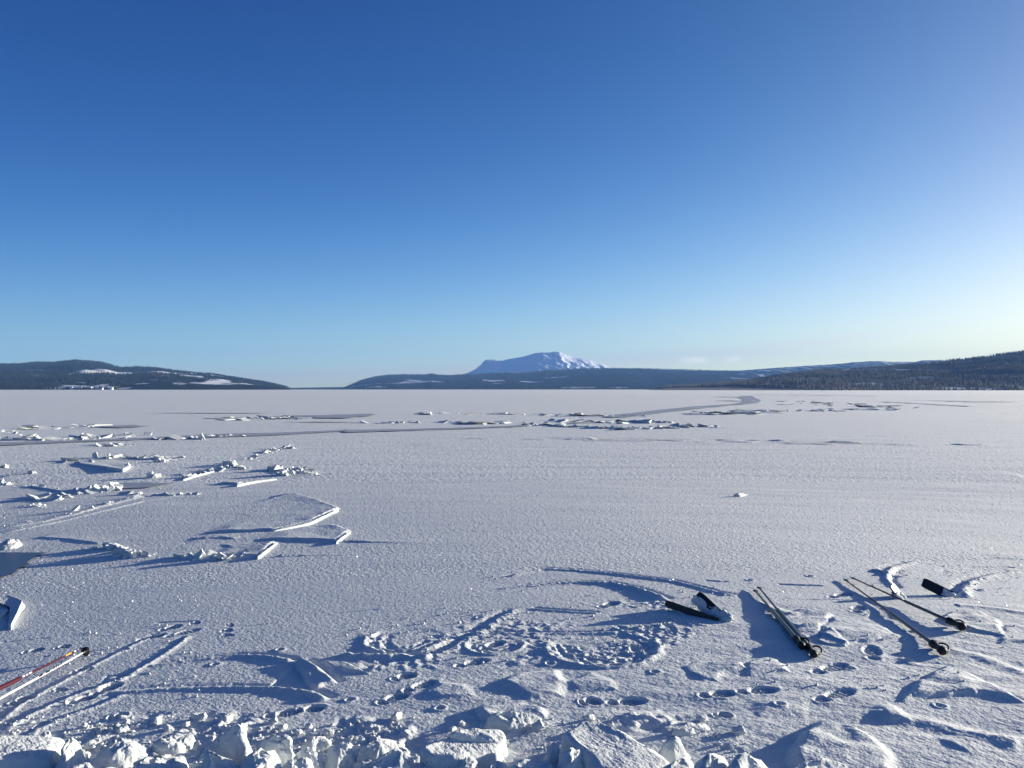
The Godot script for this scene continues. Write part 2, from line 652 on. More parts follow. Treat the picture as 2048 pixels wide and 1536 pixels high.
func add_field(h: Hill, px: float, py: float, rx: float, ry: float, tilt := 0.0) -> void:   # an open snow field where the line of sight through (px, py) meets the hill
	var found := -1.0
	var d := h.d0
	while d < h.d1 * 1.02:
		var y := EYE + (778.5 - py) / F * d
		if h.height((px - 1024) / F * d, d) >= y:
			found = d
			break
		d += (h.d1 - h.d0) / 500.0
	if found < 0: found = lerpf(h.d0, h.d1, 0.97)
	var x := (px - 1024) / F * found
	# depth of the field: how far the hill must run for its surface to climb ry pixels in the view
	var slope := (h.height(x, found + 60) - h.height(x, found - 60)) / 120.0
	var rise := maxf(slope - (778.5 - py) / F, 0.006)
	h.fields.append([x, found, rx / F * found * 0.9, clampf(0.75 * ry / F * found / rise, 12.0, 520.0), tilt])

func build_hill(called: String, label: String, h: Hill, x0: float, x1: float, nx: int, nd: int, forest: Color, snow_c: Color, dusting := 0.0) -> void:
	var V := PackedVector3Array()
	var I := PackedInt32Array()
	var C := PackedColorArray()
	var back := h.d1 + (h.d1 - h.d0) * 0.35
	var rows: Array[float] = []
	for j in nd: rows.append(lerpf(h.d0 - 20.0, h.d1, float(j) / (nd - 1)))
	for k in 4: rows.append(lerpf(h.d1, back, (k + 1) / 4.0))
	for d in rows:
		for i in nx:
			var x := lerpf(x0, x1, float(i) / (nx - 1))
			V.append(Vector3(x, h.height(x, d), -d))
			var s := h.snowy(x, d)
			if dusting > 0: s = maxf(s, dusting * smoothstep(0.05, 0.35, h.noise_.get_noise_2d(x * 5, d * 1.2) + 0.6 * ((d - h.d0) / (h.d1 - h.d0)) - 0.35))
			var f := forest * (1.0 + 0.35 * h.noise_.get_noise_2d(x * 14.0, d * 5.0))
			f.a = 1
			C.append(f.lerp(snow_c, s * 0.78))
	for j in rows.size() - 1:
		for i in nx - 1:
			var k := j * nx + i
			for q in [k, k + nx, k + 1, k + 1, k + nx, k + nx + 1]: I.append(q)
	var m := StandardMaterial3D.new()
	m.vertex_color_use_as_albedo = true
	m.roughness = 1.0
	m.metallic_specular = 0.1
	var o := top(called, mesh_of(V, I, true, C), m)
	tag(o, label, "hill", "", "structure")

func spruce(seed_: int) -> ArrayMesh:    # one metre high; scaled to the tree
	var r := RandomNumberGenerator.new()
	r.seed = seed_
	var V := PackedVector3Array()
	var I := PackedInt32Array()
	for tier in 5:
		var y0 := 0.1 + tier * 0.16
		var y1 := y0 + 0.36 - tier * 0.025
		var rad := 0.17 * (1.0 - tier * 0.17)
		var o := V.size()
		V.append(Vector3(0, minf(y1, 1.0), 0))
		for s in 7:
			var a := TAU * s / 7.0 + tier
			var q := rad * r.randf_range(0.65, 1.15)
			V.append(Vector3(cos(a) * q, y0 + r.randf_range(-0.03, 0.03), sin(a) * q))
		for s in 7:
			for k in [o, o + 1 + s, o + 1 + (s + 1) % 7]: I.append(k)
			for k in [o + 1 + s, o + 1 + (s + 3) % 7, o + 1 + (s + 1) % 7]: I.append(k)
	return mesh_of(V, I, false)

func forest(called: String, label: String, h: Hill, x0: float, x1: float, count: int, tall: float, mat: Material, mesh: Mesh, t1 := 1.0, avoid := 0.3) -> void:
	var xs: Array[Transform3D] = []
	for k in count:
		var x := rng.randf_range(x0, x1)
		var t := pow(rng.randf(), 0.8) * t1
		var d := lerpf(h.d0 + 4.0, h.d1, t)
		if h.crest(x) < 3.0 or h.snowy(x, d) > avoid: continue
		var s := tall * rng.randf_range(0.55, 1.15)
		xs.append(Transform3D(Basis(Vector3.UP, rng.randf() * TAU).scaled(Vector3(s * rng.randf_range(0.9, 1.4), s, s * rng.randf_range(0.9, 1.4))), Vector3(x, h.height(x, d) - 0.5, -d)))
	var mm := MultiMesh.new()
	mm.transform_format = MultiMesh.TRANSFORM_3D
	mm.mesh = mesh
	mm.instance_count = xs.size()
	for k in xs.size(): mm.set_instance_transform(k, xs[k])
	var o := MultiMeshInstance3D.new()
	o.name = numbered(called)
	o.multimesh = mm
	o.material_override = mat
	add_child(o)
	tag(o, label, "forest", "", "stuff")

func new_hill(d0: float, d1: float, sil: Array, lower: float, rough_: float, freq: float, bow := 1.12) -> Hill:
	var h := Hill.new()
	h.d0 = d0
	h.d1 = d1
	h.sil = sil
	h.lower = lower
	h.rough_ = rough_
	h.bow = bow
	h.noise_ = FastNoiseLite.new()
	h.noise_.seed = int(d1)
	h.noise_.frequency = freq
	h.noise_.fractal_octaves = 4
	return h

# ---------------------------------------------------------------- things
func along(a: Vector3, b: Vector3, roll := 0.0) -> Transform3D:      # +y of the part runs from a towards b
	var y := (b - a).normalized()
	var x := Vector3.UP.cross(y).normalized()
	var bs := Basis(x, y, x.cross(y))
	return Transform3D(bs * Basis(Vector3.UP, roll), a)

func lay(px: float, py: float, r: float) -> Vector3:     # a spot on the snow's own surface, for something of radius r to lie on
	var p := at(px, py, r)
	p.y = maxf(surface_height(p.x, -p.z), swell(p.x, -p.z) - 0.01) + r
	return p

func ski_pole(label: String, group: String, tip: Vector3, butt: Vector3, look: Dictionary) -> Node3D:
	var o := thing("ski_pole", label, "ski pole", group)
	o.transform = along(tip, butt)
	var L := tip.distance_to(butt)
	var r: float = look.r
	part("tip", lathe([[0.0015, 0.0], [0.003, 0.01], [0.0045, 0.05], [0.006, 0.075]], 10), look.metal, o)
	part("shaft", lathe([[r * 0.5, 0.07], [r * 0.54, L * 0.25], [r * 0.6, L * look.split]], 14), look.lower, o)
	part("shaft_sleeve", lathe([[r * 0.62, L * look.split - 0.01], [r, L * look.split + 0.012], [r * 1.05, L - 0.13]], 14), look.upper, o)
	var bk: float = look.basket
	if look.round:
		part("basket", lathe([[0.008, 0.06], [bk * 0.8, 0.068], [bk, 0.074], [bk * 0.94, 0.082], [0.012, 0.088], [0.009, 0.115]], 26), look.rubber, o)
	else:
		part("basket", lathe([[0.008, 0.055], [bk, 0.07], [bk * 0.8, 0.082], [0.01, 0.12]], 18, 0.35), look.rubber, o)
	var g: float = look.grip
	part("grip", lathe([[g * 0.55, L - 0.165], [g * 0.95, L - 0.155], [g, L - 0.135], [g * 0.9, L - 0.115], [g * 0.74, L - 0.095], [g * 0.68, L - 0.07], [g * 0.74, L - 0.05], [g * 0.95, L - 0.03], [g * 1.05, L - 0.012], [g * 0.9, L + 0.004], [g * 0.5, L + 0.014]], 22), look.rubber, o)
	var loop: Array = []
	for k in 13:
		var t := k / 12.0
		loop.append(Vector3(g * 0.75 + 0.05 * sin(PI * t), L - 0.03 - 0.12 * t, 0.012 * sin(TAU * t)))
	part("strap", tube(loop, 0.006, 8), look.rubber, o)
	return o

func marks(pole: Node3D, mat: Material, r: float, face: float, list: Array) -> void:   # printed dashes round part of the shaft: [from, to, slant]
	for e in list:
		var V := PackedVector3Array()
		var I := PackedInt32Array()
		for k in 7:
			var a: float = face - 0.95 + 1.9 * k / 6.0
			var sl: float = e[2] * (k / 6.0 - 0.5)
			V.append(Vector3(cos(a) * r, e[0] + sl, sin(a) * r))
			V.append(Vector3(cos(a) * r, e[1] + sl, sin(a) * r))
		for k in 6:
			var i := k * 2
			for q in [i, i + 1, i + 2, i + 2, i + 1, i + 3]: I.append(q)
		part("printed_mark", mesh_of(V, I), mat, pole)

func ski(label: String, group: String, a: Vector3, b: Vector3, w: float, roll: float, mats: Dictionary, cap: Array, toe := 0.04) -> void:
	# a ski end: a cambered board from a (free end, turned up) to b (runs into the snow)
	var o := thing("ski", label, "ski", group)
	o.transform = along(a, b, roll)
	var L := a.distance_to(b)
	var n := 14
	for layer in 2:
		var V := PackedVector3Array()
		var I := PackedInt32Array()
		var th: float = 0.011 if layer == 0 else 0.004
		for k in n + 1:
			var t := float(k) / n
			var half: float = 0.5 * w * (0.8 + 0.2 * smoothstep(0, 0.1, t)) * (1.0 if layer == 0 else 0.96)
			var lift := toe * pow(1.0 - clampf(t / 0.35, 0, 1), 2) + (0.0 if layer == 0 else 0.0075)
			for q in [Vector2(-half, -th / 2), Vector2(-half, th / 2), Vector2(half, th / 2), Vector2(half, -th / 2)]:
				V.append(Vector3(q.x, L * t, lift + q.y))
		for k in n:
			for e in 4:
				var i := k * 4 + e
				var j := k * 4 + (e + 1) % 4
				for q in [i, j, i + 4, j, j + 4, i + 4]: I.append(q)
		for q in [0, 2, 1, 0, 3, 2, n * 4, n * 4 + 1, n * 4 + 2, n * 4, n * 4 + 2, n * 4 + 3]: I.append(q)
		part("base" if layer == 0 else "top_sheet", mesh_of(V, I, false), mats.base if layer == 0 else mats.top, o)
	for c in cap:      # snow stuck to it: [along, across, radius along, radius across, thick]
		var m := lump_mesh(Vector3(c[3], c[2], c[4]), 0.5, c[0] * 77.0, 8)
		part("snow_cap", m, snow, o, Transform3D(Basis(), Vector3(c[1], c[0] * L, 0.012)))

func rubble(label: String, px: Array, count: int, small: float, large: float, spread: float, tall := 0.6) -> void:
	var a := path(px)
	var V := PackedVector3Array()
	var I := PackedInt32Array()
	var base := Vector3(a[0].x, 0, -a[0].y)
	var total := 0.0
	for k in a.size() - 1: total += a[k].distance_to(a[k + 1])
	for c in int(count * (0.72 if a[0].y < 24.0 else 0.6)):
		# bunch the pieces so that the ridge swells and thins out
		var t := rng.randf()
		if rough.get_noise_1d(t * 900.0 + count) < -0.12 and rng.randf() < 0.75: continue
		var want := t * total
		var k := 0
		while k < a.size() - 2 and want > a[k].distance_to(a[k + 1]):
			want -= a[k].distance_to(a[k + 1])
			k += 1
		var q := a[k].lerp(a[k + 1], clampf(want / a[k].distance_to(a[k + 1]), 0, 1))
		q += Vector2(rng.randfn(0, spread), rng.randfn(0, spread * 0.8))
		var s := lerpf(small, large, pow(rng.randf(), 2.6))
		var tip := 0.5 if s < 0.12 else 0.06 / s
		var turn := Basis.from_euler(Vector3(rng.randfn(0, tip), rng.randf() * TAU, rng.randfn(0, tip)))
		var high := minf(s * tall * rng.randf_range(0.5, 1.2), 0.03 + (0.075 if a[0].y < 24.0 else 0.07) * pow(rng.randf(), 2.0))
		shard(V, I, Vector3(q.x, swell(q.x, q.y) + high * rng.randf_range(0.0, 0.4), -q.y) - base, Vector3(s * rng.randf_range(0.8, 1.7), high, s * rng.randf_range(0.6, 1.1)), turn)
	var o := top("ice_rubble", mesh_of(V, I, false), snow, base)
	tag(o, label, "ice rubble", "", "stuff")

# a chunk of broken ice: a few angular pieces frozen together, at a spot measured on the photograph
func jagged(label: String, px: float, py: float, wide: float, high: float, group: String) -> void:
	var p := at(px, py)
	var w := wide / F * -p.z * 0.55
	high *= 0.6
	var V := PackedVector3Array()
	var I := PackedInt32Array()
	for k in 7:
		var t := rng.randf()
		var h := high * (1.0 if k == 0 else rng.randf_range(0.3, 0.75))
		shard(V, I, Vector3(rng.randf_range(-w, w) * (0.3 if k == 0 else 0.8), h * 0.38, rng.randf_range(-w, w) * 0.5), Vector3(w * rng.randf_range(0.35, 0.8), h, w * rng.randf_range(0.25, 0.6)), Basis.from_euler(Vector3(rng.randfn(0, 0.3), t * TAU, rng.randfn(0, 0.45))))
	tag(top("ice_block", mesh_of(V, I, false), snow, p), label, "ice block", group)

func sheet(called: String, label: String, px: Array, mat: Material, y: float, ragged := 0.0, kind := "structure") -> void:
	var a := path(px)
	var dense: PackedVector2Array = []
	for k in a.size():
		var u := a[k]
		var v := a[(k + 1) % a.size()]
		var n := clampi(int(u.distance_to(v) / maxf(ragged * 2.0, 0.05)), 1, 60)
		for s in n:
			var q := u.lerp(v, float(s) / n)
			dense.append(q + Vector2(rough.get_noise_2d(q.x * 140 / maxf(ragged * 10, 1), q.y * 140 / maxf(ragged * 10, 1)), rough.get_noise_2d(q.x * 140 + 300, q.y * 140)) * ragged * 2.0)
	var I2 := Geometry2D.triangulate_polygon(dense)
	if I2.is_empty():
		dense = PackedVector2Array(a)
		I2 = Geometry2D.triangulate_polygon(dense)
	var V := PackedVector3Array()
	for q in dense: V.append(Vector3(q.x, y + swell(q.x, q.y), -q.y))
	var I := PackedInt32Array()
	for k in range(0, I2.size(), 3):
		var n := (V[I2[k + 2]] - V[I2[k]]).cross(V[I2[k + 1]] - V[I2[k]])
		if n.y > 0: I.append_array([I2[k], I2[k + 1], I2[k + 2]])
		else: I.append_array([I2[k], I2[k + 2], I2[k + 1]])
	var o := top(called, mesh_of(V, I), mat)
	tag(o, label, "ice" if kind == "" else "", "", kind)

# a thin ice plate lifted at its edge: corners as [x, y, height]
func plate(label: String, corners: Array, thick := 0.05) -> void:
	var o: Array[Vector3] = []
	var mid := Vector3.ZERO
	for c in corners:
		o.append(at(c[0], c[1], c[2]))
		mid += o[-1] / corners.size()
	mid.y = 0
	var b := top("ice_plate", slab(o, mid, thick, 0.008, 0.01, 110), plate_snow, mid)
	tag(b, label, "ice plate", "ice plates pushed up by the pressure")

# the broken edge of a plate: a thin upright strip through three spots [x, y, height]
func sliver(label: String, a: Array, b: Array, c: Array) -> void:
	var base := at(b[0], b[1])
	var o: Array[Vector3] = []
	for q in [a, b, c]:
		o.append(at(q[0], q[1], q[2] * 0.72))
	var across := (o[2] - o[0]).cross(Vector3.UP).normalized() * -0.02
	o.append(o[2] + across * 0.6)
	o.append(o[1] + across * 1.3)
	o.append(o[0] + across * 0.6)
	tag(top("ice_plate", slab(o, base, 0.07, 0.006, 0.012, 120), plate_snow, base), label, "ice plate", "ice plates pushed up by the pressure")

func _ready() -> void:
	pitch = atan(10.5 / F)
	# ------------------------------------------------------------ camera
	var cam := Camera3D.new()
	cam.name = "camera"
	cam.position = Vector3(0, EYE, 0)
	cam.rotation = Vector3(pitch, 0, 0)
	cam.fov = rad_to_deg(2.0 * atan(768.0 / F))
	cam.near = 0.05
	cam.far = 40000.0
	add_child(cam)
	# ------------------------------------------------------------ sky, air, exposure
	var env := Environment.new()
	env.background_mode = Environment.BG_SKY
	var sky := Sky.new()
	var pano := PanoramaSkyMaterial.new()
	pano.panorama = ImageTexture.create_from_image(sky_image())
	sky.sky_material = pano
	env.sky = sky
	env.tonemap_mode = Environment.TONE_MAPPER_LINEAR
	env.tonemap_exposure = EXPO
	env.ssao_enabled = true
	env.ssil_enabled = true
	env.sdfgi_enabled = true
	env.fog_enabled = true
	env.fog_density = 0.000055
	env.fog_light_color = Color(0.52, 0.72, 1.0)
	var we := WorldEnvironment.new()
	we.name = "world_environment"
	we.environment = env
	add_child(we)
	# ------------------------------------------------------------ sun
	var sun := DirectionalLight3D.new()
	sun.name = "sun"
	sun.light_energy = 1.6
	sun.light_color = Color(1.0, 0.965, 0.89)
	sun.light_angular_distance = 0.5
	sun.shadow_enabled = true
	sun.rotation = Vector3(deg_to_rad(-SUN_EL), deg_to_rad(-SUN_AZ + 180.0), 0)
	add_child(sun)
	# ------------------------------------------------------------ materials
	noise.seed = 11
	noise.frequency = 0.02
	noise.fractal_octaves = 3
	rough.seed = 23
	rough.frequency = 0.01
	rough.fractal_octaves = 2
	rng.seed = 7
	var grain := grain_texture(2048, [64, 128, 256, 512], [0.8, 1.0, 0.8, 0.45], 3)
	var snow_c := Color(0.655, 0.685, 0.68)
	ground_near = plain(snow_c, 1.0, 0.7)
	ground_near.heightmap_enabled = true
	ground_near.clearcoat_enabled = true
	ground_near.clearcoat = 0.8
	ground_near.clearcoat_roughness = 0.9
	ground_near.heightmap_texture = grain
	ground_near.heightmap_scale = 0.38
	ground_near.uv1_scale = Vector3(1.0 / 2.0, 1.0 / 1.94, 1)
	ground_far = plain(snow_c, 1.0, 0.7)
	ground_far.heightmap_enabled = true
	ground_far.clearcoat_enabled = true
	ground_far.clearcoat = 0.8
	ground_far.clearcoat_roughness = 0.9
	ground_far.heightmap_texture = grain
	ground_far.heightmap_scale = 1.5
	ground_far.uv1_scale = Vector3(1.0 / 5.3, 1.0 / 5.0, 1)
	var ground_mid := ground_near.duplicate() as StandardMaterial3D
	ground_mid.heightmap_scale = 0.8
	ground_mid.uv1_scale = Vector3(1.0 / 2.5, 1.0 / 2.4, 1)
	snow = plain(snow_c, 0.95, 0.6)
	snow.heightmap_enabled = true
	snow.heightmap_texture = grain
	snow.heightmap_scale = 0.8
	snow.uv1_triplanar = true
	snow.uv1_world_triplanar = true
	snow.uv1_scale = Vector3.ONE * 0.48
	plate_snow = snow.duplicate()
	plate_snow.heightmap_scale = 0.7
	plate_snow.roughness = 1.0
	ice_mat = plain(Color(0.42, 0.45, 0.47), 0.6, 0.5)
	var wet := plain(Color(0.09, 0.12, 0.17), 0.35, 0.5)
	# ------------------------------------------------------------ the snow on the lake
	make_patch(-3.5, 3.7, 2.6, 4.6, 0.007)
	make_patch(-5.3, 5.6, 4.6, 7.0, 0.009)
	make_patch(-10.0, 10.0, 7.0, 14.0, 0.025)
	make_patch(-30.0, 30.0, 14.0, 40.0, 0.1)
	make_patch(-160.0, 160.0, 40.0, 220.0, 1.2)
	for p in patches:
		for j in p.nd:
			var d := p.d0 + j * p.c
			for i in p.nx:
				var x := p.x0 + i * p.c
				var near := smoothstep(6.4, 4.4, d + 0.9 * clampf(1.2 - x, -0.6, 2.0) * 0.75)
				var h := 0.006 * noise.get_noise_2d(x * 14.0, d * 40.0) + swell(x, d)
				if d > 8: h += 0.011 * smoothstep(7, 14, d) * noise.get_noise_2d(x * 5.0 + 70, d * 48.0)
				if d > 30: h += 0.05 * smoothstep(30, 50, d) * noise.get_noise_2d(x * 0.6 + 70, d * 6.0)
				if near > 0.0:
					h += near * (0.013 * noise.get_noise_2d(x * 26.0, d * 70.0 + 40) + 0.007 * noise.get_noise_2d(x * 90.0 + 9, d * 190.0) + 0.015)
				if d < 7.0: h += (0.0004 + 0.0009 * near) * rough.get_noise_2d(x * 1500.0, d * 2100.0)
				p.H[j * p.nx + i] = h
	carve()
	# fine patches end on the coarser ones: bend their last rows to the straight lines between the coarse points
	for k in patches.size() - 1:
		var p := patches[k]
		var q := patches[k + 1]
		for i in p.nx:
			var fx := (p.x0 + i * p.c - q.x0) / q.c
			var b := clampi(floori(fx), 0, q.nx - 2)
			p.H[(p.nd - 1) * p.nx + i] = lerpf(q.H[b], q.H[b + 1], fx - b)
	# the free borders of each patch run down into the wide sheet under them
	for k in patches.size():
		var p := patches[k]
		var wide: float = [0.3, 0.4, 0.5, 2.0, 8.0][k]
		for j in p.nd:
			var d := p.d0 + j * p.c
			for i in p.nx:
				var x := p.x0 + i * p.c
				var edge := minf(x - p.x0, p.x0 + (p.nx - 1) * p.c - x)
				if k == 0: edge = minf(edge, d - p.d0)
				elif x < patches[k - 1].x0 or x > patches[k - 1].x0 + (patches[k - 1].nx - 1) * patches[k - 1].c: edge = minf(edge, d - p.d0)
				if edge < wide: p.H[j * p.nx + i] = lerpf(swell(x, d) - 0.06, p.H[j * p.nx + i], smoothstep(0.0, wide, edge))
	var under := Patch.new()
	under.x0 = -60.0
	under.d0 = -20.0
	under.c = 0.5
	under.nx = 241
	under.nd = 129
	under.H.resize(under.nx * under.nd)
	for j in under.nd:
		for i in under.nx: under.H[j * under.nx + i] = swell(-60.0 + i * 0.5, -20.0 + j * 0.5) - 0.045
	var gm := ArrayMesh.new()
	for k in patches.size(): ground_surface(gm, patches[k], ground_near if k < 2 else (ground_mid if k == 2 else ground_far))
	ground_surface(gm, under, ground_mid)
	plain_quad(gm, -8000, 8000, 219.9, 11800, ground_far, -0.02)
	plain_quad(gm, -8000, 8000, -400, -19.9, ground_far, -0.05)
	for e in [[-8000.0, -59.9, -19.9, 43.9], [59.9, 8000.0, -19.9, 43.9], [-8000.0, -158.0, 43.9, 219.9], [158.0, 8000.0, 43.9, 219.9]]:
		plain_quad(gm, e[0], e[1], e[2], e[3], ground_far, -0.05)
	var ground := top("snow_ground", gm, null)
	tag(ground, "wide snow-covered ice of the frozen lake", "", "", "structure")
	leads(wet)
	far_land()
	plates_and_ridges()
	shore_blocks()
	crumbs()
	poles_and_skis()
	crystals()

func carve() -> void:
	for q in [[[950, 877], [1100, 879], [1250, 878]], [[1120, 876], [1300, 878], [1500, 881], [1700, 886]], [[1180, 881], [1350, 882], [1500, 884]], [[1400, 884], [1600, 888], [1850, 891]], [[1560, 882], [1750, 887], [1960, 890]]]:
		ripple(q)
	# lips of the cracked sheets left of the middle (walked with the raised side on the left hand)
	lip([[400, 1066], [470, 1064], [545, 1061], [585, 1054], [622, 1044], [677, 1018], [640, 1004], [594, 990], [560, 989]], 0.05)
	lip([[500, 1080], [590, 1081], [672, 1083], [684, 1074], [691, 1068], [700, 1063], [680, 1056], [654, 1048]], 0.045, 0.25)
	lip([[340, 962], [400, 966], [475, 969], [520, 959.5], [553, 957]], 0.06)
	lip([[400, 1115], [470, 1114], [516, 1113], [524, 1108], [538, 1095], [555, 1084]], 0.045, 0.25)
	lip([[0, 1058], [80, 1045], [150, 1030], [210, 1012], [270, 998], [330, 985]], 0.022, 0.2)
	lip([[0, 1068], [90, 1050], [200, 1025], [290, 1002], [380, 990]], 0.018, 0.2)
	lip([[620, 1052], [560, 1063], [480, 1069], [380, 1076]], 0.02, 0.2)
	lip([[400, 1079], [440, 1076], [470, 1079]], 0.02, 0.1)
	lip([[70, 1075], [130, 1078], [200, 1088]], 0.02, 0.15)
	lip([[0, 965], [50, 970], [110, 980], [150, 985]], 0.03, 0.2)
	# tracks swept into the snow around the skis
	ridge([[1010, 1154], [1045, 1147], [1085, 1138], [1150, 1141], [1230, 1148], [1290, 1155], [1350, 1163], [1395, 1175], [1430, 1185], [1478, 1194]], 0.035, 0.02, 0.02, 0.7, 0.5)
	ridge([[985, 1180], [1050, 1172], [1110, 1167], [1170, 1165], [1220, 1167], [1270, 1178], [1300, 1190], [1335, 1203]], 0.045, 0.012, 0.05, 0.5, 0.5)
	ridge([[1745, 1138], [1775, 1149], [1790, 1135], [1830, 1124], [1900, 1119], [1980, 1115], [2070, 1119]], 0.05, 0.035, 0.015, 0.6, 0.8)
	ridge([[1790, 1137], [1775, 1150], [1774, 1160], [1790, 1176]], 0.03, 0.03, 0.02, 0.8, 0.4)
	ridge([[1930, 1197], [1926, 1180], [1945, 1163], [1990, 1150], [2070, 1139]], 0.05, 0.04, 0.02, 0.6, 0.7)
	ridge([[1890, 1144], [1960, 1137], [2040, 1137]], 0.04, 0.015, 0.015, 1.4, 0.4)
	ridge([[285, 1335], [390, 1322], [470, 1313], [530, 1315], [588, 1326]], 0.035, 0.012, 0.03, 0.8, 0.4)
	ridge([[205, 1388], [350, 1380], [450, 1378], [550, 1380], [620, 1388], [655, 1402]], 0.035, 0.012, 0.035, 0.6, 0.4)
	ridge([[0, 1445], [45, 1408], [100, 1376], [160, 1345], [210, 1320], [275, 1287], [330, 1262]], 0.02, 0.012, 0.008, 1.0, 0.9)
	ridge([[0, 1470], [60, 1432], [150, 1392], [240, 1362], [300, 1327], [355, 1292], [380, 1270]], 0.028, 0.016, 0.014, 1.1, 0.9)
	ridge([[680, 1311], [740, 1314], [800, 1313], [868, 1316]], 0.045, 0.03, 0.03, 0.6, 0.6)
	ridge([[720, 1344], [790, 1330], [850, 1318], [905, 1302], [960, 1264], [1000, 1238], [1040, 1217]], 0.05, 0.02, 0.014, 0.9, 0.9)
	ridge([[1060, 1218], [1120, 1222], [1200, 1227]], 0.025, 0.012, 0.012, 1.2, 0.5)
	ridge([[940, 1268], [1030, 1266], [1130, 1268], [1240, 1266]], 0.025, 0.012, 0.012, 1.2, 0.7)
	ridge([[1555, 1168], [1600, 1170], [1646, 1171]], 0.022, -0.01, -0.01, 0.2, 0.3)
	ridge([[1410, 1160], [1442, 1163], [1455, 1162]], 0.02, -0.008, -0.01, 0.3, 0.3)
	ridge([[50, 1480], [120, 1440], [200, 1412], [250, 1390]], 0.03, 0.012, 0.01, 0.9, 0.9)
	for q in [[[205, 1365], [215, 1352], [300, 1348]], [[30, 1322], [100, 1312]], [[470, 1255], [560, 1245], [680, 1226], [760, 1218]], [[0, 1285], [100, 1275]], [[310, 1246], [400, 1242]], [[0, 1412], [60, 1405]], [[1590, 1200], [1700, 1201], [1800, 1198], [1900, 1200]]]:
		ridge(q, 0.012, -0.006, -0.006, 0.0, 0.2)
	# trampled places
	trampled([[690, 1320], [720, 1270], [850, 1258], [960, 1238], [1080, 1216], [1200, 1204], [1330, 1200], [1420, 1240], [1340, 1290], [1300, 1325], [1130, 1325], [1000, 1340], [900, 1360], [770, 1400], [720, 1350]], 0.0035, 10.0)
	trampled([[1180, 1270], [1240, 1215], [1330, 1205], [1420, 1235], [1345, 1300], [1240, 1320]], 0.0055, 13.0)
	trampled([[-60, 1560], [-60, 1435], [120, 1440], [350, 1428], [620, 1432], [800, 1445], [1120, 1440], [1480, 1440], [1500, 1560]], 0.012, 6.0, 0.08)
	trampled([[200, 1560], [230, 1450], [420, 1440], [820, 1470], [820, 1560]], 0.008, 14.0, 0.08)
	swirl(812, 1278, 0.26, PI * 0.75, PI * 1.2, 3, 0.010)
	swirl(1205, 1298, 0.33, PI * 0.85, PI * 1.3, 4, 0.012)
	swirl(990, 1290, 0.18, PI * 0.9, PI * 1.2, 3, 0.008)
	# drifted-over slabs
	drift([[1367, 1340], [1395, 1328], [1480, 1331], [1492, 1345], [1442, 1354], [1435, 1369], [1398, 1364]], 0.04, 0.02, Vector2(0.3, 0))
	drift([[1490, 1336], [1530, 1317], [1557, 1325], [1577, 1351], [1500, 1356]], 0.03, 0.02)
	drift([[1806, 1412], [1840, 1372], [1893, 1335], [1960, 1365], [2042, 1412], [1960, 1398], [1880, 1403]], 0.055, 0.02)
	drift([[1742, 1432], [1772, 1415], [1812, 1440], [1816, 1452], [1765, 1450]], 0.035, 0.03)
	ridge([[1765, 1440], [1850, 1452], [1930, 1470], [2048, 1500]], 0.07, 0.018, 0.022, 0.3, 0.2)
	ridge([[1900, 1500], [1980, 1480], [2070, 1490]], 0.08, 0.018, 0.022, 0.3, 0.2)
	drift([[1575, 1530], [1610, 1475], [1650, 1452], [1720, 1474], [1775, 1512], [1800, 1560], [1600, 1560]], 0.085, 0.03, Vector2(-0.1, 0.2))
	drift([[1638, 1275], [1665, 1240], [1720, 1245], [1770, 1262], [1802, 1280], [1690, 1297]], 0.04, 0.016, Vector2(-0.2, 0))
	drift([[1632, 1288], [1662, 1267], [1692, 1292], [1690, 1299], [1650, 1295]], 0.03, 0.008)
	drift([[1880, 1243], [1900, 1227], [1960, 1227], [1998, 1245], [2007, 1278], [1950, 1269]], 0.05, 0.016)
	drift([[2012, 1255], [2070, 1250], [2070, 1292], [1996, 1290]], 0.035, 0.02)
	drift([[1560, 1237], [1600, 1221], [1662, 1232], [1650, 1262], [1600, 1264], [1575, 1252]], 0.04, 0.016)
	drift([[1590, 1264], [1642, 1255], [1637, 1277], [1600, 1281]], 0.03, 0.008)
	drift([[855, 1387], [880, 1369], [932, 1374], [948, 1396], [880, 1402]], 0.03, 0.025)
	drift([[996, 1372], [1040, 1350], [1112, 1344], [1132, 1370], [1122, 1398], [1060, 1402]], 0.045, 0.03)
	drift([[1130, 1372], [1180, 1349], [1227, 1369], [1232, 1384], [1150, 1387]], 0.03, 0.03)
	drift([[955, 1425], [1040, 1413], [1087, 1424], [1087, 1442], [1020, 1451], [962, 1446]], 0.06, 0.02)
	drift([[1240, 1440], [1310, 1425], [1330, 1450], [1260, 1470]], 0.03, 0.03)
	drift([[1500, 1410], [1560, 1395], [1620, 1400], [1610, 1430], [1520, 1440]], 0.025, 0.04)
	ridge([[1890, 1302], [1960, 1318], [2010, 1335], [2070, 1362]], 0.06, 0.014, 0.014, 0.3, 0.3)
	ridge([[1800, 1318], [1840, 1335], [1890, 1338]], 0.05, 0.014, 0.014, 0.3, 0.3)
	ridge([[1910, 1212], [1980, 1218], [2070, 1232]], 0.06, 0.014, 0.014, 0.3, 0.3)
	ridge([[1500, 1203], [1560, 1225], [1600, 1235]], 0.06, 0.014, 0.014, 0.3, 0.3)
	# two ice pieces leaning against each other left of the middle, under snow
	drift([[535, 1377], [592, 1326], [628, 1382], [560, 1379]], -0.03, 0.008)
	drift([[588, 1328], [606, 1320], [668, 1366], [632, 1380]], 0.035, 0.014)
	ridge([[600, 1322], [635, 1340], [668, 1370]], 0.03, 0.03, 0.02, 0.9, 0.2)
	drift([[640, 1322], [690, 1326], [740, 1350], [690, 1345]], 0.03, 0.008)
